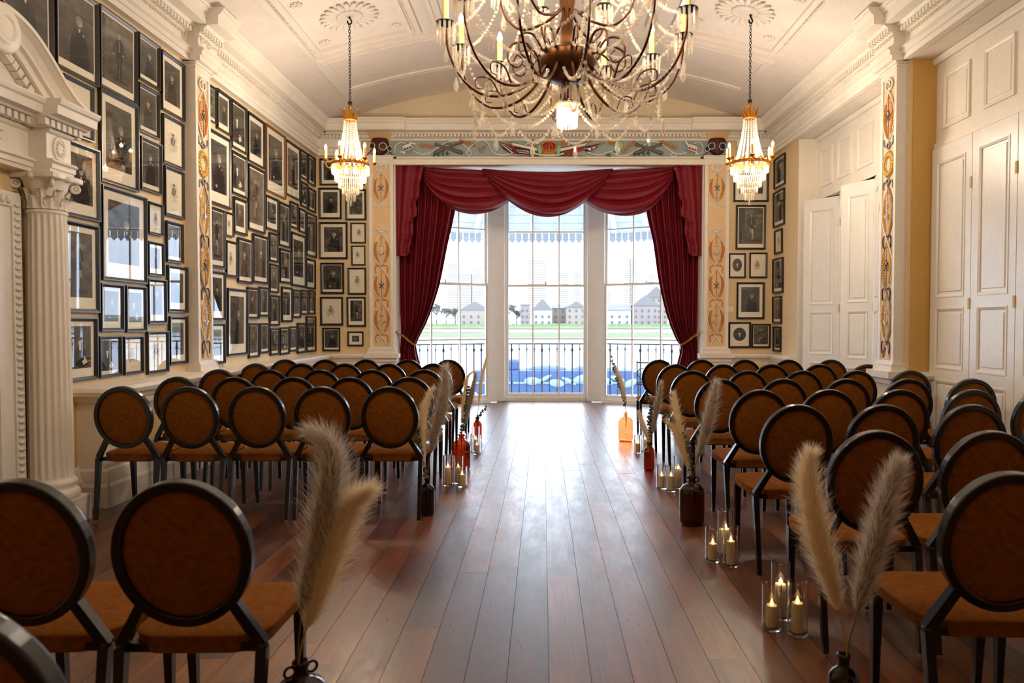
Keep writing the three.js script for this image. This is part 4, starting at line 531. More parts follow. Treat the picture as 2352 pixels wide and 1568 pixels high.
for (const [x0, x1, lab] of [[-2.34, -2.075, 'gold twisted tie-back cord round the red curtain by the picture wall'], [2.54, 2.24, 'gold twisted tie-back cord round the red curtain by the folding doors']]) { const o = thing('tie_back', lab, 'cord', [0, 0, 0]); for (const k of [0, 1]) mesh('cord', rope([[x0, 1.27 - .02 * k, -11.40], [(x0 * 2 + x1) / 3, 1.20 - .02 * k, -11.56], [(x0 + 2 * x1) / 3, 1.12 - .02 * k, -11.58], [x1, 1.05 - .015 * k, -11.63], [x1 - .01 * Math.sign(x0 - x1) * -1, 1.06, -11.74]], .008), MAT.brass, o); mesh('hook', [ball(.022, x0, 1.27, -11.39), cyl(.01, .01, .05, x0, 1.27, -11.385, 8, Math.PI / 2)], MAT.brass, o); }
// ---------- framed prints ----------
function printTex(kind, seed) {
  const W = 160, H = kind === 'land' ? 110 : 240, cv = document.createElement('canvas'); cv.width = W; cv.height = H; const c = cv.getContext('2d'), r = mulberry(seed * 7919 + 13), q = (a, b) => a + (b - a) * r();
  const g = (v, a = 1) => `rgba(${v * 1.06 | 0},${v | 0},${v * .87 | 0},${a})`, blob = (x, y, rx, ry, col, rot = 0) => { c.fillStyle = col; c.beginPath(); c.ellipse(x, y, rx, ry, rot, 0, 7); c.fill(); };
  const paper = kind === 'sketch' || kind === 'oval'; c.fillStyle = paper ? '#e9dfc9' : g(q(62, 96)); c.fillRect(0, 0, W, H);
  const clouds = (v0, v1, n) => { for (let i = 0; i < n; i++) blob(q(0, W), q(0, H), q(15, 60), q(8, 30), g(q(v0, v1), .17), q(-.6, .6)); };
  const cx = W * q(.42, .58);
  const soft = (x, y, rx, ry, v, a0, rot = 0) => { for (let k = 3; k > 0; k--) blob(x, y, rx * (.7 + .2 * k), ry * (.7 + .2 * k), g(v, a0 / k), rot); };
  const head = (x, y, s, hair, face) => { blob(x, y + s * 1.1, s * .62, s * .5, g(face * .45)); blob(x, y - s * .3, s * 1.08, s * 1.02, g(hair)); blob(x - s * .75, y + s * .15, s * .34, s * .6, g(hair * .9)); blob(x + s * .85, y + s * .15, s * .26, s * .6, g(hair)); blob(x + s * .08, y + s * .12, s * .78, s * .98, g(face)); blob(x - s * .3, y + s * .25, s * .42, s * .75, g(face * .72, .55)); for (const e of [-.26, .4]) { blob(x + s * e, y, s * .12, s * .06, g(face * .42)); blob(x + s * e, y - s * .17, s * .2, s * .045, g(face * .6)); } blob(x + s * .1, y + s * .28, s * .07, s * .2, g(face * .84)); blob(x + s * .08, y + s * .6, s * .2, s * .05, g(face * .6)); blob(x + s * .02, y - s * .62, s * .8, s * .3, g(hair)); };
  if (kind === 'full') {
    clouds(80, 150, 60); clouds(20, 50, 26); for (let i = 0; i < 10; i++) soft(q(0, W), q(H * .1, H * .5), q(20, 45), q(8, 18), q(110, 165), .2); c.fillStyle = g(q(64, 88), .8); c.fillRect(0, H * .88, W, H * .12); soft(cx + 8, H * .91, 40, 6, 18, .5);
    if (r() < .45) { c.fillStyle = g(24, .75); c.fillRect(r() < .5 ? 0 : W * .74, 0, W * .26, H * .86); }
    const s = q(6.2, 7.4), y0 = H * q(.17, .23), coat = q(16, 34), leg = r() < .65 ? q(150, 190) : q(34, 60), t = q(-3, 3);
    for (const e of [-1, 1]) { c.strokeStyle = g(leg * (e < 0 ? .82 : 1)); c.lineCap = 'round'; c.lineWidth = 9.5; c.beginPath(); c.moveTo(cx + e * 5, H * .54); c.lineTo(cx + e * 7 + t, H * .70); c.stroke(); c.lineWidth = 7; c.strokeStyle = g(r() < .5 ? 24 : leg * .9); c.beginPath(); c.moveTo(cx + e * 7 + t, H * .70); c.lineTo(cx + e * 8 - t, H * .87); c.stroke(); blob(cx + e * 10 - t, H * .885, 6, 2.6, g(14)); }
    c.fillStyle = g(coat); c.beginPath(); c.moveTo(cx - 16, y0 + 18); c.quadraticCurveTo(cx, y0 + 11, cx + 16, y0 + 18); c.lineTo(cx + 14, H * .47); c.lineTo(cx + 19, H * .66); c.lineTo(cx + 9, H * .58); c.lineTo(cx - 9, H * .57); c.lineTo(cx - 18, H * .67); c.lineTo(cx - 14, H * .47); c.fill();
    for (const e of [-1, 1]) { const ex = cx + e * q(20, 27), ey = H * q(.42, .48), hx = cx + e * q(12, 30), hy = H * q(.44, .58); c.strokeStyle = g(coat * 1.35); c.lineWidth = 8; c.lineJoin = 'round'; c.beginPath(); c.moveTo(cx + e * 14, y0 + 22); c.lineTo(ex, ey); c.lineTo(hx, hy); c.stroke(); blob(hx, hy, 3.6, 4, g(180)); blob(cx + e * 14, y0 + 19, 5, 2, g(150, .7)); }
    if (r() < .6) { c.fillStyle = g(q(90, 140), .8); c.beginPath(); c.moveTo(cx - 3, y0 + 18); c.lineTo(cx + 3, y0 + 18); c.lineTo(cx + 5, H * .46); c.lineTo(cx - 4, H * .46); c.fill(); } blob(cx, y0 + 10.5, 3.4, 3.2, g(200)); head(cx, y0, s, q(40, 170), q(165, 195));
    if (r() < .5) { c.strokeStyle = g(120, .8); c.lineWidth = 1.4; c.beginPath(); c.moveTo(cx + 22, H * .56); c.lineTo(cx + 36, H * .84); c.stroke(); }
  } else if (kind === 'bust') {
    clouds(70, 120, 50); clouds(12, 40, 34); const s = q(15, 20), y0 = H * q(.3, .37), coat = q(10, 26);
    c.fillStyle = g(coat); c.beginPath(); c.moveTo(cx - s * 3, H); c.quadraticCurveTo(cx - s * 2.9, y0 + s * 2.4, cx - s * .8, y0 + s * 1.7); c.lineTo(cx + s * .8, y0 + s * 1.7); c.quadraticCurveTo(cx + s * 2.9, y0 + s * 2.4, cx + s * 3, H); c.fill(); soft(cx - s * 1.5, y0 + s * 3, s * .7, s * 1.6, 52, .4, .3); soft(cx + s * 1.6, y0 + s * 2.9, s * .6, s * 1.5, 44, .4, -.3);
    c.fillStyle = g(190); c.beginPath(); c.moveTo(cx - s * .5, y0 + s * 1.25); c.lineTo(cx + s * .55, y0 + s * 1.25); c.lineTo(cx + s * .2, y0 + s * 2.3); c.lineTo(cx - s * .05, y0 + s * 2.4); c.fill(); blob(cx, y0 + s * 1.2, s * .55, s * .35, g(170)); head(cx, y0, s, q(36, 175), q(165, 195)); if (r() < .5) blob(cx - s * 1.5, H * .88, s * .5, s * .38, g(170)); if (r() < .4) soft(cx + s * 1.3, y0 + s * 2.6, 5, 5, 170, .7);
  } else if (kind === 'seated') {
    clouds(20, 80, 60); blob(cx - 8, H * .72, 50, 60, g(22)); blob(cx + 18, H * .86, 40, 26, g(28)); blob(cx - 10, H * .38, 13, 17, g(200)); blob(cx - 10, H * .31, 15, 10, g(70)); blob(cx - 9, H * .5, 8, 22, g(205)); blob(cx + 26, H * .74, 8, 6, g(190)); c.fillStyle = g(200); c.beginPath(); c.moveTo(cx + 6, H * .84); c.lineTo(cx + 34, H * .74); c.lineTo(cx + 54, H * .86); c.lineTo(cx + 20, H * .93); c.fill();
  } else if (kind === 'sketch') {
    for (let i = 0; i < 60; i++) blob(cx + q(-34, 34), H * .5 + q(-50, 46), q(4, 16), q(3, 10), g(q(70, 140), .09), q(-1, 1)); blob(cx, H * .34, 9, 12, g(150, .7)); blob(cx, H * .315, 11, 7, g(70, .7)); blob(cx, H * .47, 20, 24, g(70, .6)); blob(cx + 3, H * .46, 4, 18, g(190, .8));
    c.strokeStyle = g(60, .6); for (let i = 0; i < 26; i++) { c.lineWidth = q(.5, 1.3); c.beginPath(); const x = cx + q(-26, 26), y = H * q(.36, .68); c.moveTo(x, y); c.lineTo(x + q(-14, 14), y + q(4, 24)); c.stroke(); } c.fillStyle = g(120, .6); c.fillRect(W * .36, H * .88, W * .28, 1.6);
  } else if (kind === 'oval') {
    c.save(); c.beginPath(); c.ellipse(W / 2, H * .47, W * .34, H * .3, 0, 0, 7); c.clip(); c.fillStyle = g(44); c.fillRect(0, 0, W, H); clouds(30, 90, 40); blob(cx, H * .7, 36, 44, g(16)); blob(cx, H * .42, 11, 15, g(200)); blob(cx, H * .37, 13, 9, g(60)); blob(cx, H * .53, 6, 16, g(205)); c.restore(); c.fillStyle = g(120, .6); c.fillRect(W * .34, H * .88, W * .32, 1.6);
  } else { clouds(50, 120, 50); c.fillStyle = g(40, .7); c.fillRect(0, H * .7, W, H * .3); blob(W * .45, H * .55, 10, 30, g(170, .7)); blob(W * .6, H * .6, 6, 20, g(120, .7)); }
  const im = c.getImageData(0, 0, W, H), d = im.data; for (let i = 0; i < d.length; i += 4) { const n = (r() - .5) * 16; d[i] += n; d[i + 1] += n; d[i + 2] += n; } c.putImageData(im, 0, 0);
  const t = new THREE.CanvasTexture(cv); t.colorSpace = THREE.SRGBColorSpace; return t;
}
const PR = {}; for (const [k, n] of [['full', 10], ['bust', 7], ['seated', 2], ['sketch', 5], ['oval', 2], ['land', 1]]) PR[k] = Array.from({ length: n }, (_, i) => std('#ffffff', .9, { map: printTex(k, i + k.length * 31) }));
const WORDS = { full: 'full-length standing portrait', bust: 'head-and-shoulders portrait', seated: 'seated portrait', sketch: 'pale vignette drawing', oval: 'oval portrait', land: 'small landscape print' };
const fgeo = {};
// one wall of pictures: rows of [along0, along1, top, bottom, kind]; place(along, y) gives the wall point, anchor names what they are counted from
function hang(list, place, ry, where, anchor, group, rand) {
  const q = mulberry(rand), items = list.map(([a, b, t, bt, k], i) => ({ a: Math.min(a, b), b: Math.max(a, b), t, bt, k, i }));
  for (const e of items) { const c = (e.t + e.bt) / 2; e.row = c > 3.45 ? 'top row' : c > 2.75 ? 'upper row' : c > 2.15 ? 'middle row' : c > 1.5 ? 'lower row' : 'bottom row'; }
  const ord = ['first', 'second', 'third', 'fourth', 'fifth', 'sixth', 'seventh', 'eighth', 'ninth', 'tenth', 'eleventh'], cnt = {};
  items.slice().sort((m, n) => m.a - n.a || n.t - m.t).forEach((e) => { cnt[e.row] = (cnt[e.row] || 0) + 1; e.n = cnt[e.row] - 1; });
  for (const e of items) {
    const w = e.b - e.a - .008, h = e.t - e.bt - .008, asp = h / w;
    const kind = e.k === 'l' ? 'sketch' : e.k === 'o' ? 'oval' : e.k === 'w' ? 'land' : asp > 1.45 ? 'full' : q() < .78 ? 'bust' : q() < .5 ? 'seated' : 'full';
    const o = thing('framed_print', `black-framed ${WORDS[kind]}, ${e.row}, ${ord[e.n]} from ${anchor}, ${where}`, 'picture', [...place((e.a + e.b) / 2, (e.t + e.bt) / 2)], ry, group);
    const lean = R(.004, .012), key = w.toFixed(2) + h.toFixed(2), bw = Math.min(.03, w * .09); o.rotation.order = 'YXZ'; o.rotation.x = lean; o.rotation.z = R(-.004, .004); o.position.add(V(0, 0, .006 + lean * h / 2).applyAxisAngle(V(0, 1, 0), ry));
    if (!fgeo[key]) fgeo[key] = [frameBars(w, h, bw, .026), new THREE.PlaneGeometry(w - bw * 1.9, h - bw * 1.9)];
    const brown = e.i === 4 && group.startsWith('prints between'); mesh('frame', fgeo[key][0], brown ? MAT.brownFrame : MAT.black, o);
    const iw = w - bw * 2, ih = h - bw * 2, mm = e.k === 'm' ? .12 : e.k === 'w' ? .22 : e.k === 'f' ? .035 : 0, pw = iw - 2 * mm * iw, phh = e.k === 'w' ? ih * .5 : ih - 2 * mm * iw - (e.k === 'm' || e.k === 'f' ? ih * .07 : 0);
    mesh('mount', at(new THREE.BoxGeometry(w - bw * 1.4, h - bw * 1.4, .004), 0, 0, .003), MAT.paper, o);
    const p = mesh('print', at(new THREE.BoxGeometry(pw, phh, .001), 0, mm ? (ih - phh) / 2 - mm * iw : 0, .0058), PR[kind][Math.floor(q() * PR[kind].length)], o);
    const gl = mesh('glazing', fgeo[key][1], MAT.picGlass, o); gl.position.z = .0105; gl.rotation.set(R(-.003, .003), R(-.003, .003), 0);
  }
}
const NEAR = [[4.77, 5.28, 3.98, 3.25, 'f'], [5.3, 5.81, 3.99, 3.31, 'f'], [5.82, 6.36, 4.0, 3.33, 'f'], [6.38, 6.74, 4.0, 3.58, 'f'], [6.76, 7.2, 3.99, 3.42, 'm'], [5.37, 5.74, 3.29, 2.85, 'l'], [5.81, 6.36, 3.33, 2.57, 'm'], [6.37, 6.72, 3.56, 3.12, 'f'], [6.39, 6.75, 3.09, 2.61, 'f'], [6.77, 7.17, 3.4, 2.93, 'l'], [6.79, 7.16, 2.92, 2.44, 'l'], [5.33, 5.8, 2.81, 2.23, 'm'], [5.81, 6.47, 2.55, 1.77, 'm'], [6.5, 6.76, 2.53, 2.23, 'l'], [6.81, 7.13, 2.4, 2.0, 'f'], [5.34, 5.77, 2.2, 1.5, 'm'], [6.49, 6.77, 2.17, 1.85, 'm'], [5.78, 6.1, 1.75, 1.35, 'm'], [6.13, 6.45, 1.75, 1.34, 'm'], [6.48, 6.8, 1.83, 1.41, 'm'], [6.82, 7.2, 1.98, 1.52, 'm'], [5.35, 5.73, 1.47, .97, 'm'], [5.75, 6.06, 1.32, .97, 'f'], [6.09, 6.39, 1.31, .97, 'l'], [6.45, 6.82, 1.35, .95, 'l'], [6.84, 7.19, 1.49, 1.01, 'm']];
const FAR = [[7.67, 7.9, 3.98, 3.59, 'f'], [7.91, 8.26, 4.0, 3.55, 'm'], [8.27, 8.7, 4.0, 3.44, 'f'], [8.73, 9.25, 3.99, 3.38, 'm'], [9.29, 9.99, 4.0, 3.12, 'm'], [10.0, 10.6, 3.98, 3.2, 'm'], [10.61, 10.94, 3.99, 3.56, 'f'], [10.95, 11.3, 4.0, 3.54, 'f'], [7.65, 8.24, 3.51, 2.71, 'm'], [8.26, 8.69, 3.41, 2.91, 'f'], [10.61, 10.93, 3.52, 3.14, 'f'], [10.94, 11.3, 3.49, 3.13, 'f'], [8.71, 9.24, 3.36, 2.55, 'f'], [8.31, 8.68, 2.89, 2.46, 'm'], [7.66, 8.07, 2.68, 2.02, 'f'], [8.08, 8.3, 2.68, 2.4, 'l'], [9.26, 9.71, 3.08, 2.63, 'm'], [9.72, 10.15, 3.07, 2.46, 'f'], [10.16, 10.49, 3.15, 2.77, 'f'], [10.53, 10.83, 3.11, 2.75, 'm'], [10.85, 11.32, 3.1, 2.43, 'f'], [8.09, 8.39, 2.36, 1.94, 'l'], [8.4, 8.83, 2.43, 1.89, 'f'], [8.84, 9.33, 2.53, 1.91, 'f'], [9.37, 9.68, 2.61, 2.22, 'f'], [9.37, 9.69, 2.2, 1.81, 'f'], [9.74, 10.18, 2.44, 1.96, 'f'], [10.2, 10.81, 2.72, 1.94, 'm'], [10.82, 11.26, 2.4, 1.93, 'm'], [7.66, 8.06, 1.99, 1.44, 'm'], [7.65, 8.04, 1.42, .96, 'm'], [8.1, 8.65, 1.82, 1.03, 'm'], [8.66, 9.01, 1.86, 1.46, 'f'], [9.02, 9.35, 1.88, 1.49, 'f'], [9.36, 9.71, 1.79, 1.37, 'f'], [9.8, 10.21, 1.92, 1.42, 'm'], [10.22, 10.56, 1.9, 1.48, 'f'], [10.57, 10.9, 1.91, 1.53, 'f'], [10.92, 11.23, 1.92, 1.54, 'f'], [8.68, 9.01, 1.42, .98, 'f'], [9.03, 9.34, 1.42, 1.02, 'f'], [9.37, 9.69, 1.35, .98, 'f'], [9.71, 10.07, 1.36, .97, 'f'], [10.08, 10.4, 1.37, 1.0, 'f'], [10.41, 10.78, 1.42, .96, 'f'], [10.81, 11.26, 1.52, .96, 'f']];
hang(NEAR, (d, y) => [XL, y, -d], Math.PI / 2, 'wall beside the doorcase', 'the doorcase', 'prints beside the doorcase', 11);
hang(FAR, (d, y) => [XL, y, -d], Math.PI / 2, 'ledge wall', 'the roped pilaster', 'prints between the pilaster and the corner', 12);
hang([[-3.53, -3.2, 4.01, 3.58, 'm'], [-3.08, -2.81, 4.01, 3.58, 'm'], [-3.55, -3.18, 3.55, 3.05, 'm'], [-3.13, -2.79, 3.53, 3.03, 'm'], [-3.55, -3.09, 3.01, 2.42, 'm'], [-3.05, -2.8, 3.0, 2.67, 'l'], [-3.04, -2.81, 2.64, 2.32, 'l'], [-3.53, -3.15, 2.37, 1.87, 'f'], [-3.1, -2.8, 2.29, 1.86, 'l'], [-3.54, -3.17, 1.83, 1.37, 'l'], [-3.12, -2.81, 1.83, 1.35, 'm'], [-3.51, -3.22, 1.34, .96, 'f'], [-3.11, -2.85, 1.28, 1.04, 'w']], (x, y) => [x, y, -DB], 0, 'stage wall by the ledge', 'the corner', 'prints on the stage wall by the ledge', 13);
hang([[3.01, 3.57, 3.99, 3.32, 'm'], [3.05, 3.53, 3.28, 2.57, 'f'], [2.945, 3.22, 2.52, 2.12, 'o'], [3.27, 3.56, 2.53, 2.12, 'l'], [3.07, 3.52, 2.06, 1.47, 'm'], [2.945, 3.31, 1.43, 1.01, 'o'], [3.315, 3.62, 1.4, 1.01, 'f']], (x, y) => [x, y, -DB], 0, 'far stage wall', 'the red curtain', 'prints on the stage wall by the folding doors', 14);
hang([[11.31, 10.81, 3.98, 3.5, 'f'], [11.33, 10.82, 3.46, 2.9, 'f'], [11.26, 10.91, 2.86, 2.48, 'l'], [11.33, 10.86, 2.42, 1.87, 'f'], [11.32, 10.91, 1.83, 1.4, 'f'], [11.29, 10.93, 1.36, .96, 'f']], (d, y) => [XR, y, -d], -Math.PI / 2, 'narrow door-side wall', 'the recess', 'prints on the narrow wall by the folding doors', 15);
// wall fittings
for (const [x, s, l] of [[-3.42, 1, 'white dome security camera in the cornice corner above the picture wall'], [3.49, -1, 'white dome security camera in the cornice corner above the folding doors']]) { const o = thing('security_camera', l, 'camera', [x, 4.40, -DB + .10], s * .35); mesh('housing', [cyl(.042, .042, .10, 0, 0, .03, 20, Math.PI / 2), ball(.042, 0, 0, -.02)], MAT.gloss, o); mesh('lens', [cyl(.03, .03, .012, 0, 0, .085, 20, Math.PI / 2), ball(.022, 0, 0, .088, [1, 1, .5])], MAT.black, o); mesh('bracket', box(.05, .03, .09, 0, .04, -.02), MAT.gloss, o); }
{ const o = thing('light_switch', 'double white light switch on the stage wall under the prints', 'switch', [2.985, 1.63, -DB]); o.position.x = 2.985; mesh('plate', rbox(.088, .088, .012, .004, 0, 0, .006), MAT.gloss, o); for (const e of [-1, 1]) mesh('rocker', rbox(.02, .034, .008, .003, e * .018, 0, .013), MAT.gloss, o); }
// ---------- chandeliers ----------
const crystal = phy('#fffaf2', .05, { transmission: .82, thickness: 0, ior: 2.3, flatShading: true });
const crystalFine = phy('#fffaf2', .05, { transmission: .9, thickness: 0, ior: 2.2, flatShading: true });
const CD = { small: .75, core: 1.3, big: .6 };
const flameGeo = lathe([[0, 0], [.011, .002], [.0165, .014], [.0165, .024], [.011, .042], [.004, .056], [0, .06]], 10);
const prismGeo = (() => { const g = new THREE.CylinderGeometry(.0055, .0028, 1, 5, 1); g.translate(0, -.5, 0); const h = g.toNonIndexed(); h.computeVertexNormals(); return h; })();
const beadGeo = (() => { const g = new THREE.OctahedronGeometry(1, 1); g.computeVertexNormals(); return g; })();
const dropGeo = (() => { const g = lathe([[0, 0], [.006, -.012], [.013, -.04], [.012, -.055], [.006, -.068], [0, -.072]], 6).toNonIndexed(); g.computeVertexNormals(); return g; })();
function candleArm(parent, a, path, pan, sleeve, mat, panR, cd, dark) {
  const c = Math.cos(a), s = Math.sin(a), W = (r, y) => [r * c, y, r * s], [pr, py] = pan;
  const arm = mesh('arm', [taperTube(path.map(([r, y]) => W(r, y)), (t) => .0085 - .002 * t, 28, 6)], mat, parent);
  mesh('drip_pan', at(lathe([[.006, -.012], [.012, -.004], [panR * .7, .004], [panR, .014], [panR * .96, .018], [.016, .012], [.016, .03], [0, .03]], 18), ...W(pr, py)), dark || mat, arm);
  mesh('candle_sleeve', at(lathe([[.0155, .0], [.0155, sleeve], [.012, sleeve + .004], [0, sleeve + .004]], 12), ...W(pr, py + .028)), MAT.candleWax, arm);
  const b = mesh('bulb', flameGeo, MAT.bulb, arm); b.position.set(...W(pr, py + .03 + sleeve)); b.castShadow = false;
  lamp(...W(pr, py + .055 + sleeve), cd, .018, parent);
}
function smallChandelier(label, x, y, z) {
  const o = thing('crystal_chandelier', label, 'chandelier', [x, y, z], .35, 'small crystal chandeliers'), top = CE(x) - y;
  mesh('ceiling_hook', [tube([[0, top + .0, 0], [0, top - .04, 0], [.02, top - .07, 0], [.022, top - .095, 0], [0, top - .115, 0], [-.022, top - .095, 0], [-.016, top - .08, 0]], .009, 20, 6), cyl(.02, .012, .05, 0, top - .015, 0, 10)], MAT.iron, o);
  const links = [], n = Math.round((top - .11 - .66) / .034); for (let k = 0; k < n; k++) links.push(at(tor(.0125, .0034, 0, 0, 0, 0, 0, 0, 10, 5), 0, .66 + (k + .5) * (top - .77) / n, 0, 0, k % 2 ? Math.PI / 2 + .4 : .4, 0, [1, 1.6, 1])); mesh('chain', links, MAT.iron, o);
  mesh('crown', [lathe([[.058, .48], [.07, .485], [.072, .50], [.06, .515], [.05, .53], [.03, .55], [.012, .60], [.02, .63], [.026, .645], [.02, .66], [0, .665]], 20), ...Array.from({ length: 8 }, (_, k) => { const a = k * Math.PI / 4, c = Math.cos(a), s = Math.sin(a); return taperTube([[.062 * c, .50, .062 * s], [.08 * c, .55, .08 * s], [.085 * c, .59, .085 * s], [.105 * c, .605, .105 * s]], (t) => .011 * (1 - .5 * t), 8, 5); })], MAT.gilt, o);
  mesh('canopy_ball', ball(.026, 0, .68, 0), MAT.iron, o);
  const beads = []; for (let k = 0; k < 16; k++) { const a = k / 16 * 2 * Math.PI; for (let i = 0; i < 23; i++) { const t = i / 22, r = .066 + .085 * Math.pow(t, 1.6), s = .0088 + .004 * t; beads.push(mx(r * Math.cos(a), .478 - .462 * t, r * Math.sin(a), 0, -a, 0, s * 1.05, s * .95, s)); } }
  inst('bead_strands', beadGeo, crystalFine, beads, o);
  mesh('ring', [at(tor(.2, .009, 0, 0, 0, Math.PI / 2, 0, 0, 48, 6), 0, 0, 0), ...Array.from({ length: 12 }, (_, k) => { const a = k / 12 * 2 * Math.PI, b = a + Math.PI / 6, m = (a + b) / 2; return tube([[.2 * Math.cos(a), .028, .2 * Math.sin(a)], [.208 * Math.cos(m), -.004, .208 * Math.sin(m)], [.2 * Math.cos(b), .028, .2 * Math.sin(b)]], .008, 10, 5); }), lathe([[.197, -.028], [.206, -.024], [.206, -.012], [.197, -.008]], 40)], MAT.gilt, o);
  mesh('scrolls', Array.from({ length: 12 }, (_, k) => { const a = k / 12 * 2 * Math.PI; return at(tor(.015, .0028, 0, 0, 0, 0, 0, 0, 12, 5), .2 * Math.cos(a), .045, .2 * Math.sin(a), 0, Math.PI / 2 - a, 0); }), MAT.iron, o);
  for (let k = 0; k < 6; k++) candleArm(o, k / 6 * 2 * Math.PI, [[.2, 0], [.215, -.05], [.245, -.062], [.268, -.03], [.268, .005]], [.268, .01], .10, MAT.gilt, .032, CD.small);
  const pr = []; for (const [r, y, l, n2_] of [[.205, -.03, .095, 58], [.172, -.115, .09, 48], [.132, -.195, .085, 36], [.092, -.27, .075, 26], [.05, -.34, .085, 14]]) for (let k = 0; k < n2_; k++) { const a = k / n2_ * 2 * Math.PI; pr.push(mx(r * Math.cos(a), y, r * Math.sin(a), 0, a * 3, 0, 1.4, l, 1.4)); }
  inst('prism_tiers', prismGeo, crystalFine, pr, o);
  mesh('tier_hoops', [.172, .132, .092, .05].map((r, i) => at(tor(r, .003, 0, 0, 0, Math.PI / 2, 0, 0, 36, 4), 0, [-.112, -.192, -.267, -.337][i], 0)), MAT.gilt, o);
  for (const [dx, dz] of [[.05, 0], [-.05, .02]]) { const b = mesh('bulb', flameGeo, MAT.bulb, o); b.position.set(dx, -.12, dz); b.scale.setScalar(1.5); lamp(dx, -.085, dz, CD.core, .025, o); }
  mesh('bottom_drop', dropGeo.clone().translate(0, -.41, 0), crystal, o);
  return o;
}
smallChandelier('tall crystal chandelier with six candle lights hanging before the picture wall', -2.182, 3.222, -8.15);
smallChandelier('tall crystal chandelier with six candle lights hanging before the folding doors', 2.322, 3.222, -8.08);
{
  const o = thing('grand_chandelier', 'large bronze chandelier with two rings of candles and crystal garlands over the aisle', 'chandelier', [.128, 2.45, -3.8], .13);
  mesh('stem', lathe([[.03, .4], [.05, .44], [.036, .5], [.03, .6], [.042, .66], [.046, .76], [.036, .86], [.03, .95], [.045, 1.0], [.03, 1.06], [.02, 1.2], [.016, 1.6], [.03, 1.75], [.012, 1.9], [.012, 2.7]], 24), MAT.bronze, o);
  mesh('bowl', lathe([[.0, .235], [.05, .24], [.1, .258], [.145, .30], [.158, .34], [.15, .36], [.157, .375], [.145, .395], [.09, .405], [.045, .41]], 36), MAT.bronze, o);
  mesh('lower_stem', lathe([[.0, .245], [.03, .235], [.018, .215], [.024, .18], [.03, .15], [.048, .14], [.05, .128], [.0, .126]], 20), MAT.bronze, o);
  const arms = 12, W = (a, r, y) => V(r * Math.cos(a), y, r * Math.sin(a)), beads = [], prs = [], drops = [];
  const sw = (A, B, sag, n, s = .0088) => { n = Math.round(n * 1.3); for (let k = 0; k <= n; k++) { const t = k / n, p = A.clone().lerp(B, t); beads.push(mx(p.x, p.y - sag * 4 * t * (1 - t), p.z, R(0, 3), R(0, 3), 0, s * R(.85, 1.2))); } };
  for (let k = 0; k < arms; k++) {
    const a = k / arms * 2 * Math.PI, a2 = a + 2 * Math.PI / arms, am = (a + a2) / 2;
    candleArm(o, a, [[.12, .33], [.2, .23], [.32, .165], [.45, .165], [.56, .25], [.62, .38], [.633, .495]], [.633, .505], .115, MAT.bronze, .052, CD.big, MAT.iron);
    mesh('arm_scroll', taperTube([W(a, .16, .37), W(a, .22, .44), W(a, .30, .42), W(a, .31, .34), W(a, .26, .31), W(a, .235, .35), W(a, .262, .375)], (t) => .008 - .004 * t, 22, 5), MAT.bronze, o); mesh('arm_scroll', taperTube([W(a, .36, .17), W(a, .40, .24), W(a, .47, .25), W(a, .48, .20), W(a, .445, .19)], (t) => .006 - .003 * t, 16, 5), MAT.bronze, o);
    for (let i = 0; i < 11; i++) { const b = i / 11 * 2 * Math.PI, c = W(a, .633, .515); prs.push(mx(c.x + .046 * Math.cos(b), c.y, c.z + .046 * Math.sin(b), 0, b, 0, 1.5, .085 + .015 * (i % 2), 1.5)); }
    sw(W(a, .6, .46), W(a2, .6, .46), .16, 15); sw(W(a, .16, .40), W(a, .6, .5), .12, 22); sw(W(am, .17, .26), W(a, .55, .24), .10, 18); sw(W(a, .5, .17), W(a2, .5, .17), .13, 13); sw(W(a, .36, .80), W(a, .62, .52), .09, 18); if (k % 2) sw(W(a, .05, .14), W(a, .45, .165), .12, 20);
    for (const [an, r, y] of [[am, .6, .30], [a, .5, .15], [am, .5, .04], [a, .633, .40]]) { const p = W(an, r, y); drops.push(mx(p.x, p.y, p.z, 0, R(0, 6), 0, 1.15)); }
  }
  for (let k = 0; k < 6; k++) {
    const a = k / 6 * 2 * Math.PI + .26; candleArm(o, a, [[.04, .62], [.12, .56], [.24, .53], [.33, .60], [.36, .70], [.36, .745]], [.36, .75], .115, MAT.bronze, .05, CD.big, MAT.iron);
    for (let i = 0; i < 11; i++) { const b = i / 11 * 2 * Math.PI, c = W(a, .36, .755); prs.push(mx(c.x + .044 * Math.cos(b), c.y, c.z + .044 * Math.sin(b), 0, b, 0, 1.5, .10, 1.5)); }
    sw(W(a, .34, .70), W(a + Math.PI / 3, .34, .70), .13, 15); sw(W(a, .04, 1.25), W(a, .34, .80), .05, 26); sw(W(a, .34, .72), W(a, .15, .40), -.02, 18); const p = W(a, .34, .62); drops.push(mx(p.x, p.y, p.z, 0, 1, 0, 1.3));
  }
  for (let i = 0; i < 20; i++) { const b = i / 20 * 2 * Math.PI; prs.push(mx(.05 * Math.cos(b), .118, .05 * Math.sin(b), 0, b, 0, 1.5, .11, 1.5)); beads.push(mx(.054 * Math.cos(b), .128, .054 * Math.sin(b), 0, 0, 0, .009)); }
  for (let i = 0; i < 10; i++) { const b = i / 10 * 2 * Math.PI; prs.push(mx(.028 * Math.cos(b), .24, .028 * Math.sin(b), 0, b, 0, 1.3, .1, 1.3)); }
  inst('bead_garlands', beadGeo, crystal, beads, o); inst('prism_fringes', prismGeo, crystal, prs, o); inst('pendant_drops', dropGeo, crystal, drops, o);
  const b = mesh('bulb', lathe([[0, .1], [.018, .095], [.03, .07], [.032, .05], [.024, .028], [0, .018]], 16), MAT.bulb, o); lamp(0, .06, 0, CD.big * 1.2, .03, o);
}
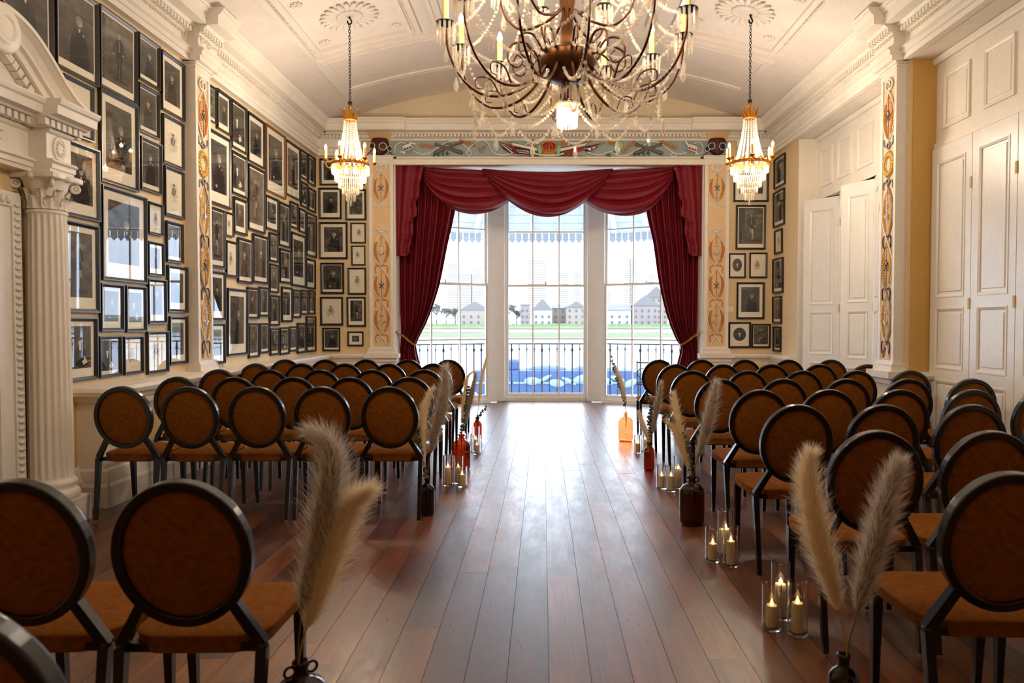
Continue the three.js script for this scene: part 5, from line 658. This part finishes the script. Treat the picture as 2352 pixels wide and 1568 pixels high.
// ---------- round-back chairs ----------
function leg4(a, b, r0, r1) { const A = V(...a), B = V(...b), d = A.clone().sub(B), g = new THREE.CylinderGeometry(r0, r1, d.length(), 4, 1); g.rotateY(Math.PI / 4); g.applyQuaternion(new THREE.Quaternion().setFromUnitVectors(V(0, 1, 0), d.clone().normalize())); const c = A.add(B).multiplyScalar(.5); const h = g.toNonIndexed(); h.computeVertexNormals(); return h.translate(c.x, c.y, c.z); }
const CG = (() => {
  const el = (a, b, hole) => { const s = hole ? new THREE.Path() : new THREE.Shape(); s.absellipse(0, 0, a, b, 0, Math.PI * 2, false); return s; }, tilt = -.13, bc = [0, .748, .268];
  const sh = el(.2, .222); sh.holes.push(el(.178, .2, true));
  const ring = at(new THREE.ExtrudeGeometry(sh, { depth: .028, bevelEnabled: true, bevelSize: .005, bevelThickness: .006, bevelSegments: 2, curveSegments: 28 }).translate(0, 0, -.014), ...bc, -tilt);
  const pad = at(mg([at(new THREE.SphereGeometry(1, 32, 10, 0, Math.PI * 2, 0, Math.PI / 2), 0, 0, 0, Math.PI / 2, 0, 0, [.184, .026, .206]), at(new THREE.SphereGeometry(1, 32, 10, 0, Math.PI * 2, 0, Math.PI / 2), 0, 0, 0, -Math.PI / 2, 0, 0, [.184, .03, .206])]), ...bc, -tilt);
  const seat = (() => { const g = new RoundedBoxGeometry(1, 1, 1, 5, .24), p = g.attributes.position; for (let i = 0; i < p.count; i++) { const x = p.getX(i), y = p.getY(i), z = p.getZ(i), w = .435 - .035 * z * 1.0; p.setXYZ(i, x * (w + .02 * (y > 0 ? 0 : -1)), .448 + y * .08 + (y > 0 ? .018 * (1 - 4 * x * x) * (1 - 3 * z * z) : 0), z * .45 - .01); } g.computeVertexNormals(); return uvm(g); })();
  const rear = (s) => mg([leg4([s * .212, .445, .222], [s * .205, .01, .28], .023, .017), leg4([s * .13, .60, .243], [s * .212, .455, .218], .022, .024), ball(.02, s * .212, .449, .22, [.9, 1, 1], 8)]);
  const front = (s) => leg4([s * .195, .43, -.185], [s * .19, .01, -.2], .027, .016);
  const rails = mg([span(-.2, .2, .425, .452, .185, .208), span(-.19, .19, .425, .452, -.2, -.175), box(.024, .027, .36, .178, .4385, 0), box(.024, .027, .36, -.178, .4385, 0)]);
  const glides = [[-.205, .28], [.205, .28], [-.19, -.2], [.19, -.2]].map(([x, z]) => cyl(.012, .013, .012, x, .006, z, 10));
  uvm(pad); return { ring, pad, seat, rl: rear(-1), rr: rear(1), fl: front(-1), fr: front(1), rails, glides };
})();
const ordW = ['first', 'second', 'third', 'fourth', 'fifth', 'sixth', 'seventh', 'eighth', 'ninth'];
function chair(x, d, label, group) {
  const o = thing('round_back_chair', label, 'chair', [x, 0, -(d + .28)], R(-.025, .025), group);
  mesh('seat', CG.seat, MAT.suede, o); mesh('back_pad', CG.pad, MAT.suede, o); mesh('back_frame', CG.ring, MAT.chairFrame, o); mesh('seat_frame', CG.rails, MAT.chairFrame, o);
  [CG.rl, CG.rr, CG.fl, CG.fr].forEach((g, i) => mesh('glide', CG.glides[i], MAT.glide, mesh('leg', g, MAT.chairFrame, o))); return o;
}
const rowsL = [[1, 8.70, -1.15, .50, 5], [2, 7.86, -1.205, .487, 5], [3, 6.90, -1.153, .495, 5], [4, 5.96, -1.12, .485, 5], [5, 5.08, -1.092, .478, 5], [8, 2.08, -1.07, .478, 2], [9, 1.17, -1.0, .478, 1]];
const rowsR = [[1, 8.67, 1.41, .525, 5], [2, 7.73, 1.44, .52, 5], [3, 6.75, 1.416, .515, 5], [4, 5.78, 1.438, .509, 5], [5, 4.86, 1.473, .483, 5], [6, 3.97, 1.416, .487, 4], [7, 3.03, 1.42, .48, 3], [8, 2.2, 1.447, .48, 2], [9, 1.3, 1.45, .48, 1]];
for (const [rows, s, side] of [[rowsL, -1, 'picture-wall side'], [rowsR, 1, 'folding-door side']]) for (const [r, d, x, sp, n] of rows) for (let k = 0; k < n; k++) chair(x + s * sp * k, d + R(-.012, .012), `brown suede round-back chair, row ${['one', 'two', 'three', 'four', 'five', 'six', 'seven', 'eight', 'nine'][r - 1]} from the window, ${ordW[k]} from the aisle, ${side}`, `chairs on the ${side}`);

// ---------- bottles, dried stems and candles along the aisle ----------
const amber = (r, g, b) => { const m = phy('#ffffff', .02, { transmission: 1, thickness: 0, ior: 1.5 }); m.color.setRGB(r, g, b); return m; };
const GL = { orange: amber(.97, .56, .30), red: amber(.55, .12, .035), dark: amber(.30, .08, .03), black: amber(.10, .035, .02), clear: phy('#ffffff', .0, { transmission: 1, thickness: .003, ior: 1.47 }) };
function bottle(kind, x, d, glass, label) {
  const jug = kind === 'jug', o = thing(jug ? 'glass_jug' : 'glass_bottle', label, 'bottle', [x, 0, -d], R(0, 6), 'amber bottles along the aisle');
  const pr = jug ? [[0, .006], [.07, .004], [.084, .012], [.088, .03], [.088, .225], [.083, .25], [.066, .274], [.04, .286], [.026, .292], [.023, .305], [.023, .325], [.028, .328], [.028, .342], [.021, .344]] : [[0, .005], [.04, .003], [.050, .01], [.052, .025], [.052, .185], [.048, .205], [.036, .222], [.022, .232], [.019, .242], [.019, .262], [.023, .265], [.023, .275], [.017, .277]];
  mesh('body', lathe(pr, 36), glass, o); mesh('thick_base', lathe([[0, .002], [pr[3][0] * .86, .002], [pr[3][0] * .9, .012], [0, .016]], 28), glass, o);
  if (jug) for (const s of [-1, 1]) mesh('ring_handle', at(tor(.017, .0048, 0, 0, 0, 0, 0, 0, 18, 8), s * .036, .315, 0), glass, o);
  return o;
}
const bladeGeo = (() => { const g = new THREE.BufferGeometry(); const P = [[-.012, 0, 0], [.012, 0, 0], [-.010, .4, .02], [.010, .4, .02], [-.006, .75, .09], [.006, .75, .09], [0, 1, .2]]; g.setAttribute('position', new THREE.Float32BufferAttribute(P.flat(), 3)); g.setIndex([0, 1, 2, 1, 3, 2, 2, 3, 4, 3, 5, 4, 4, 5, 6]); g.computeVertexNormals(); return g; })();
const hairMat = phy('#ffffff', 1, { side: THREE.DoubleSide, transmission: .4, thickness: 0 });
const leafGeo = at(new THREE.OctahedronGeometry(1, 1), 0, 1, 0, 0, 0, 0, [.55, 1, .12]);
function stem(kind, x, d, pts, label, count, fat) {
  const eu = kind === 'e', o = thing(eu ? 'eucalyptus_stem' : 'pampas_stem', label, 'dried stem', [x, 0, -d], 0, 'dried stems in the aisle bottles'), dz = R(-.02, .02), lowest = pts[0];
  const P = [V(lowest[0] * .3, lowest[1] - .17, 0), ...pts.map(([a, b], i) => V(a, b, dz * i / pts.length))], c = curve(P), Q = new THREE.Quaternion(), ms = [], cols = [];
  mesh('stalk', tube(c, eu ? .0028 : .0032, 24, 5), std(eu ? '#3a3226' : kind === 'g' ? '#7d6540' : '#b98f45', .8), o);
  const base = new THREE.Color(kind === 'g' ? '#c9b9a6' : '#ffeac4'), tip = new THREE.Color(kind === 'g' ? '#f2ece4' : '#fff8ea'), t0 = eu ? .3 : .36;
  for (let k = 0; k < count; k++) {
    const t = t0 + (1 - t0) * Math.pow(rnd(), .9), p = c.getPointAt(Math.min(1, t)), T = c.getTangentAt(Math.min(1, t)), a = R(0, 6.283), n = V(Math.cos(a), 0, Math.sin(a)).projectOnPlane(T).normalize(), v = (t - t0) / (1 - t0);
    if (eu) { const dir = n.clone().multiplyScalar(.9).addScaledVector(T, .4).normalize(); Q.setFromUnitVectors(V(0, 1, 0), dir); ms.push(new THREE.Matrix4().compose(p, Q, V(.019, .017, .019).multiplyScalar(R(.6, 1.1)))); cols.push(new THREE.Color().setHSL(.17, .18, R(.10, .2))); continue; }
    const env = Math.pow(Math.sin(Math.PI * Math.min(1, .12 + v * .80)), .7), al = R(.25, .85) * (.6 + .5 * env), dir = T.clone().multiplyScalar(Math.cos(al)).addScaledVector(n, Math.sin(al)).addScaledVector(V(0, -1, 0), .12 * rnd()).normalize();
    const L = R(.035, .085) * (.35 + .65 * env) * fat; Q.setFromUnitVectors(V(0, 1, 0), dir); Q.multiply(new THREE.Quaternion().setFromAxisAngle(V(0, 1, 0), R(0, 6.283)));
    ms.push(new THREE.Matrix4().compose(p.clone().addScaledVector(n, .022 * fat * env * Math.sqrt(rnd())), Q, V(.05 * R(.8, 1.5), L, L))); cols.push(base.clone().lerp(tip, rnd()).multiplyScalar(R(.88, 1)));
  }
  inst(eu ? 'leaves' : 'plume', eu ? leafGeo : bladeGeo, hairMat, ms, o, cols);
  if (!eu) { const core = []; for (let k = 0; k < 3; k++) core.push(0); mesh('plume_core', taperTube(new THREE.CatmullRomCurve3(Array.from({ length: 14 }, (_, i) => c.getPointAt(Math.min(.985, t0 + (1 - t0) * i / 13.4)))), (t) => .026 * fat * Math.pow(Math.sin(Math.PI * (.06 + .86 * t)), .8), 24, 7), std(kind === 'g' ? '#8a7860' : '#efd3a0', .95), o); }
  return o;
}
const AISLE = [
  ['jug', -.78, 2.27, 'black', 'dark ring-handled jug by the row eight chairs', [['g', [[-.01, .341], [.01, .528], [.055, .692], [.089, .856], [.106, .992], [.08, 1.057], [.037, 1.084]], 4600, 1.35], ['c', [[-.005, .352], [.037, .501], [.093, .665], [.137, .791], [.181, .867], [.224, .897]], 4600, 1.35]]],
  ['bottle', 1.05, 2.46, 'black', 'dark slim bottle by the row seven chairs', [['c', [[.01, .298], [-.021, .427], [-.051, .545], [-.094, .691], [-.124, .837], [-.131, .924], [-.12, .977]], 4600, 1.2], ['g', [[.015, .304], [.04, .41], [.071, .545], [.109, .691], [.142, .837], [.178, .953]], 4600, 1.2]]],
  ['jug', 1.056, 5.03, 'dark', 'dark brown jug by the row four chairs', [['c', [[-.001, .344], [-.069, .568], [-.119, .816], [-.136, .932]], 1600, .9], ['c', [[-.001, .344], [-.047, .468], [-.119, .65], [-.177, .737]], 1400, .8], ['g', [[.007, .344], [.072, .584], [.12, .783], [.168, 1.01]], 2200, 1.2], ['e', [[.003, .344], [-.019, .501], [-.052, .617], [-.111, .733], [-.202, .779]], 150, 1]]],
  ['bottle', 1.024, 6.85, 'red', 'red-brown slim bottle by the row three chairs', [['g', [[.006, .254], [.028, .333], [.061, .547], [.094, .727], [.112, .853]], 1800, .95], ['c', [[.004, .254], [-.017, .321], [-.062, .446], [-.102, .569]], 1200, .8], ['e', [[.008, .254], [0, .457], [.016, .637], [-.024, .749]], 110, 1]]],
  ['jug', .995, 8.56, 'orange', 'glowing orange jug near the bay window', [['c', [[.003, .325], [-.012, .494], [-.061, .719], [-.132, .901]], 1600, .95], ['e', [[.007, .325], [-.033, .55], [-.118, .789], [-.167, 1.013]], 120, 1]]],
  ['bottle', -.857, 5.264, 'black', 'dark slim bottle by the row five chairs', [['c', [[-.007, .272], [-.028, .437], [-.036, .61], [-.022, .783], [.022, .913], [.048, .943]], 1800, .95], ['g', [[-.005, .272], [.046, .567], [.107, .783], [.134, .956], [.134, 1.098]], 2600, 1.35], ['e', [[-.011, .272], [-.05, .437], [-.074, .645]], 110, 1]]],
  ['jug', -.792, 6.907, 'red', 'red amber ring-handled jug by the row three chairs', [['g', [[0, .319], [.034, .466], [.091, .693], [.143, .931]], 1800, .95], ['c', [[-.002, .319], [.012, .534], [.035, .716], [.064, .897], [.12, .953]], 1400, .7], ['e', [[.002, .319], [.034, .523], [.069, .806]], 130, 1]]],
  ['bottle', -.792, 8.62, 'red', 'red amber slim bottle near the bay window', [['c', [[-.002, .246], [.008, .367], [.023, .508], [.044, .72], [.101, .96], [.133, 1.066]], 1600, .7], ['e', [[-.002, .246], [.043, .324], [.107, .395]], 70, 1]]],
];
for (const [kind, x, d, gl, label, stems] of AISLE) { bottle(kind, x, d, GL[gl], label); let n = 0; for (const [k, pts, count, fat] of stems) { n++; stem(k, x, d, pts, (k === 'e' ? 'dark eucalyptus stem' : k === 'g' ? 'grey-brown pampas plume' : stems.filter((q) => q[0] === 'c').length > 1 && n > 1 ? 'shorter cream pampas plume' : 'cream pampas plume') + ' in the ' + label, count, fat); } }

const wax = std('#f2d9a4', .6), ledFlame = new THREE.MeshStandardMaterial({ color: '#ffdf9a', emissive: new THREE.Color(1, .62, .2), emissiveIntensity: 3.2, roughness: .5 });
const CL = { R4: 'by the dark slim bottle, folding-door side', R3: 'between rows five and six, folding-door side', R2: 'by the dark brown jug, folding-door side', R1: 'by the red-brown bottle, folding-door side', L1: 'by the red amber jug, picture-wall side', L2: 'by the slim amber bottle, picture-wall side' };
const CAND = [['R4', 1.069, 3.30, .21, .10], ['R4', 1.15, 3.42, .275, .155], ['R4', 1.168, 3.24, .245, .135], ['R3', 1.017, 4.24, .205, .095], ['R3', 1.118, 4.35, .28, .15], ['R3', 1.104, 4.16, .235, .135], ['R2', 1.02, 6.10, .2, .10], ['R2', 1.083, 6.0, .215, .12], ['R2', 1.165, 6.11, .275, .16], ['R1', 1.036, 7.76, .195, .095], ['R1', 1.138, 7.86, .24, .125], ['L1', -.832, 6.22, .265, .15], ['L1', -.752, 6.30, .245, .13], ['L1', -.702, 6.17, .175, .095], ['L2', -.825, 7.83, .2, .10], ['L2', -.742, 7.85, .275, .125], ['L2', -.715, 7.69, .205, .09]];
const clusters = {}; for (const c of CAND) (clusters[c[0]] ||= []).push(c);
for (const [key, list] of Object.entries(clusters)) list.slice().sort((a, b) => b[3] - a[3]).forEach(([, x, d, gh, ch], i) => {
  const size = list.length === 2 ? ['taller', 'shorter'][i] : ['tallest', 'middle-height', 'shortest'][i], v = thing('candle_vase', `${size} clear glass cylinder of the candle group ${CL[key]}`, 'vase', [x, 0, -d], 0, 'candle cylinders along the aisle');
  mesh('glass_wall', lathe([[0, .001], [.043, .001], [.0445, .004], [.0445, gh], [.0433, gh + .0012], [.0418, gh], [.0418, .0145], [.0405, .0118], [0, .0118]], 32), GL.clear, v);
  const c = thing('led_candle', `ivory candle lit inside the ${size} glass cylinder ${CL[key]}`, 'candle', [x, .0125, -d], 0, 'candles along the aisle');
  mesh('wax', lathe([[0, 0], [.0255, 0], [.026, .004], [.026, ch - .006], [.0245, ch], [.02, ch - .001], [.014, ch - .006], [0, ch - .007]], 24), wax, c);
  mesh('flame', lathe([[0, 0], [.007, .004], [.0095, .013], [.006, .024], [.002, .034], [0, .038]], 8).translate(0, ch - .006, 0), ledFlame, c); if (i === 0) lamp(0, ch + .012, 0, .09, .009, c);
});
renderer.render(scene, camera);
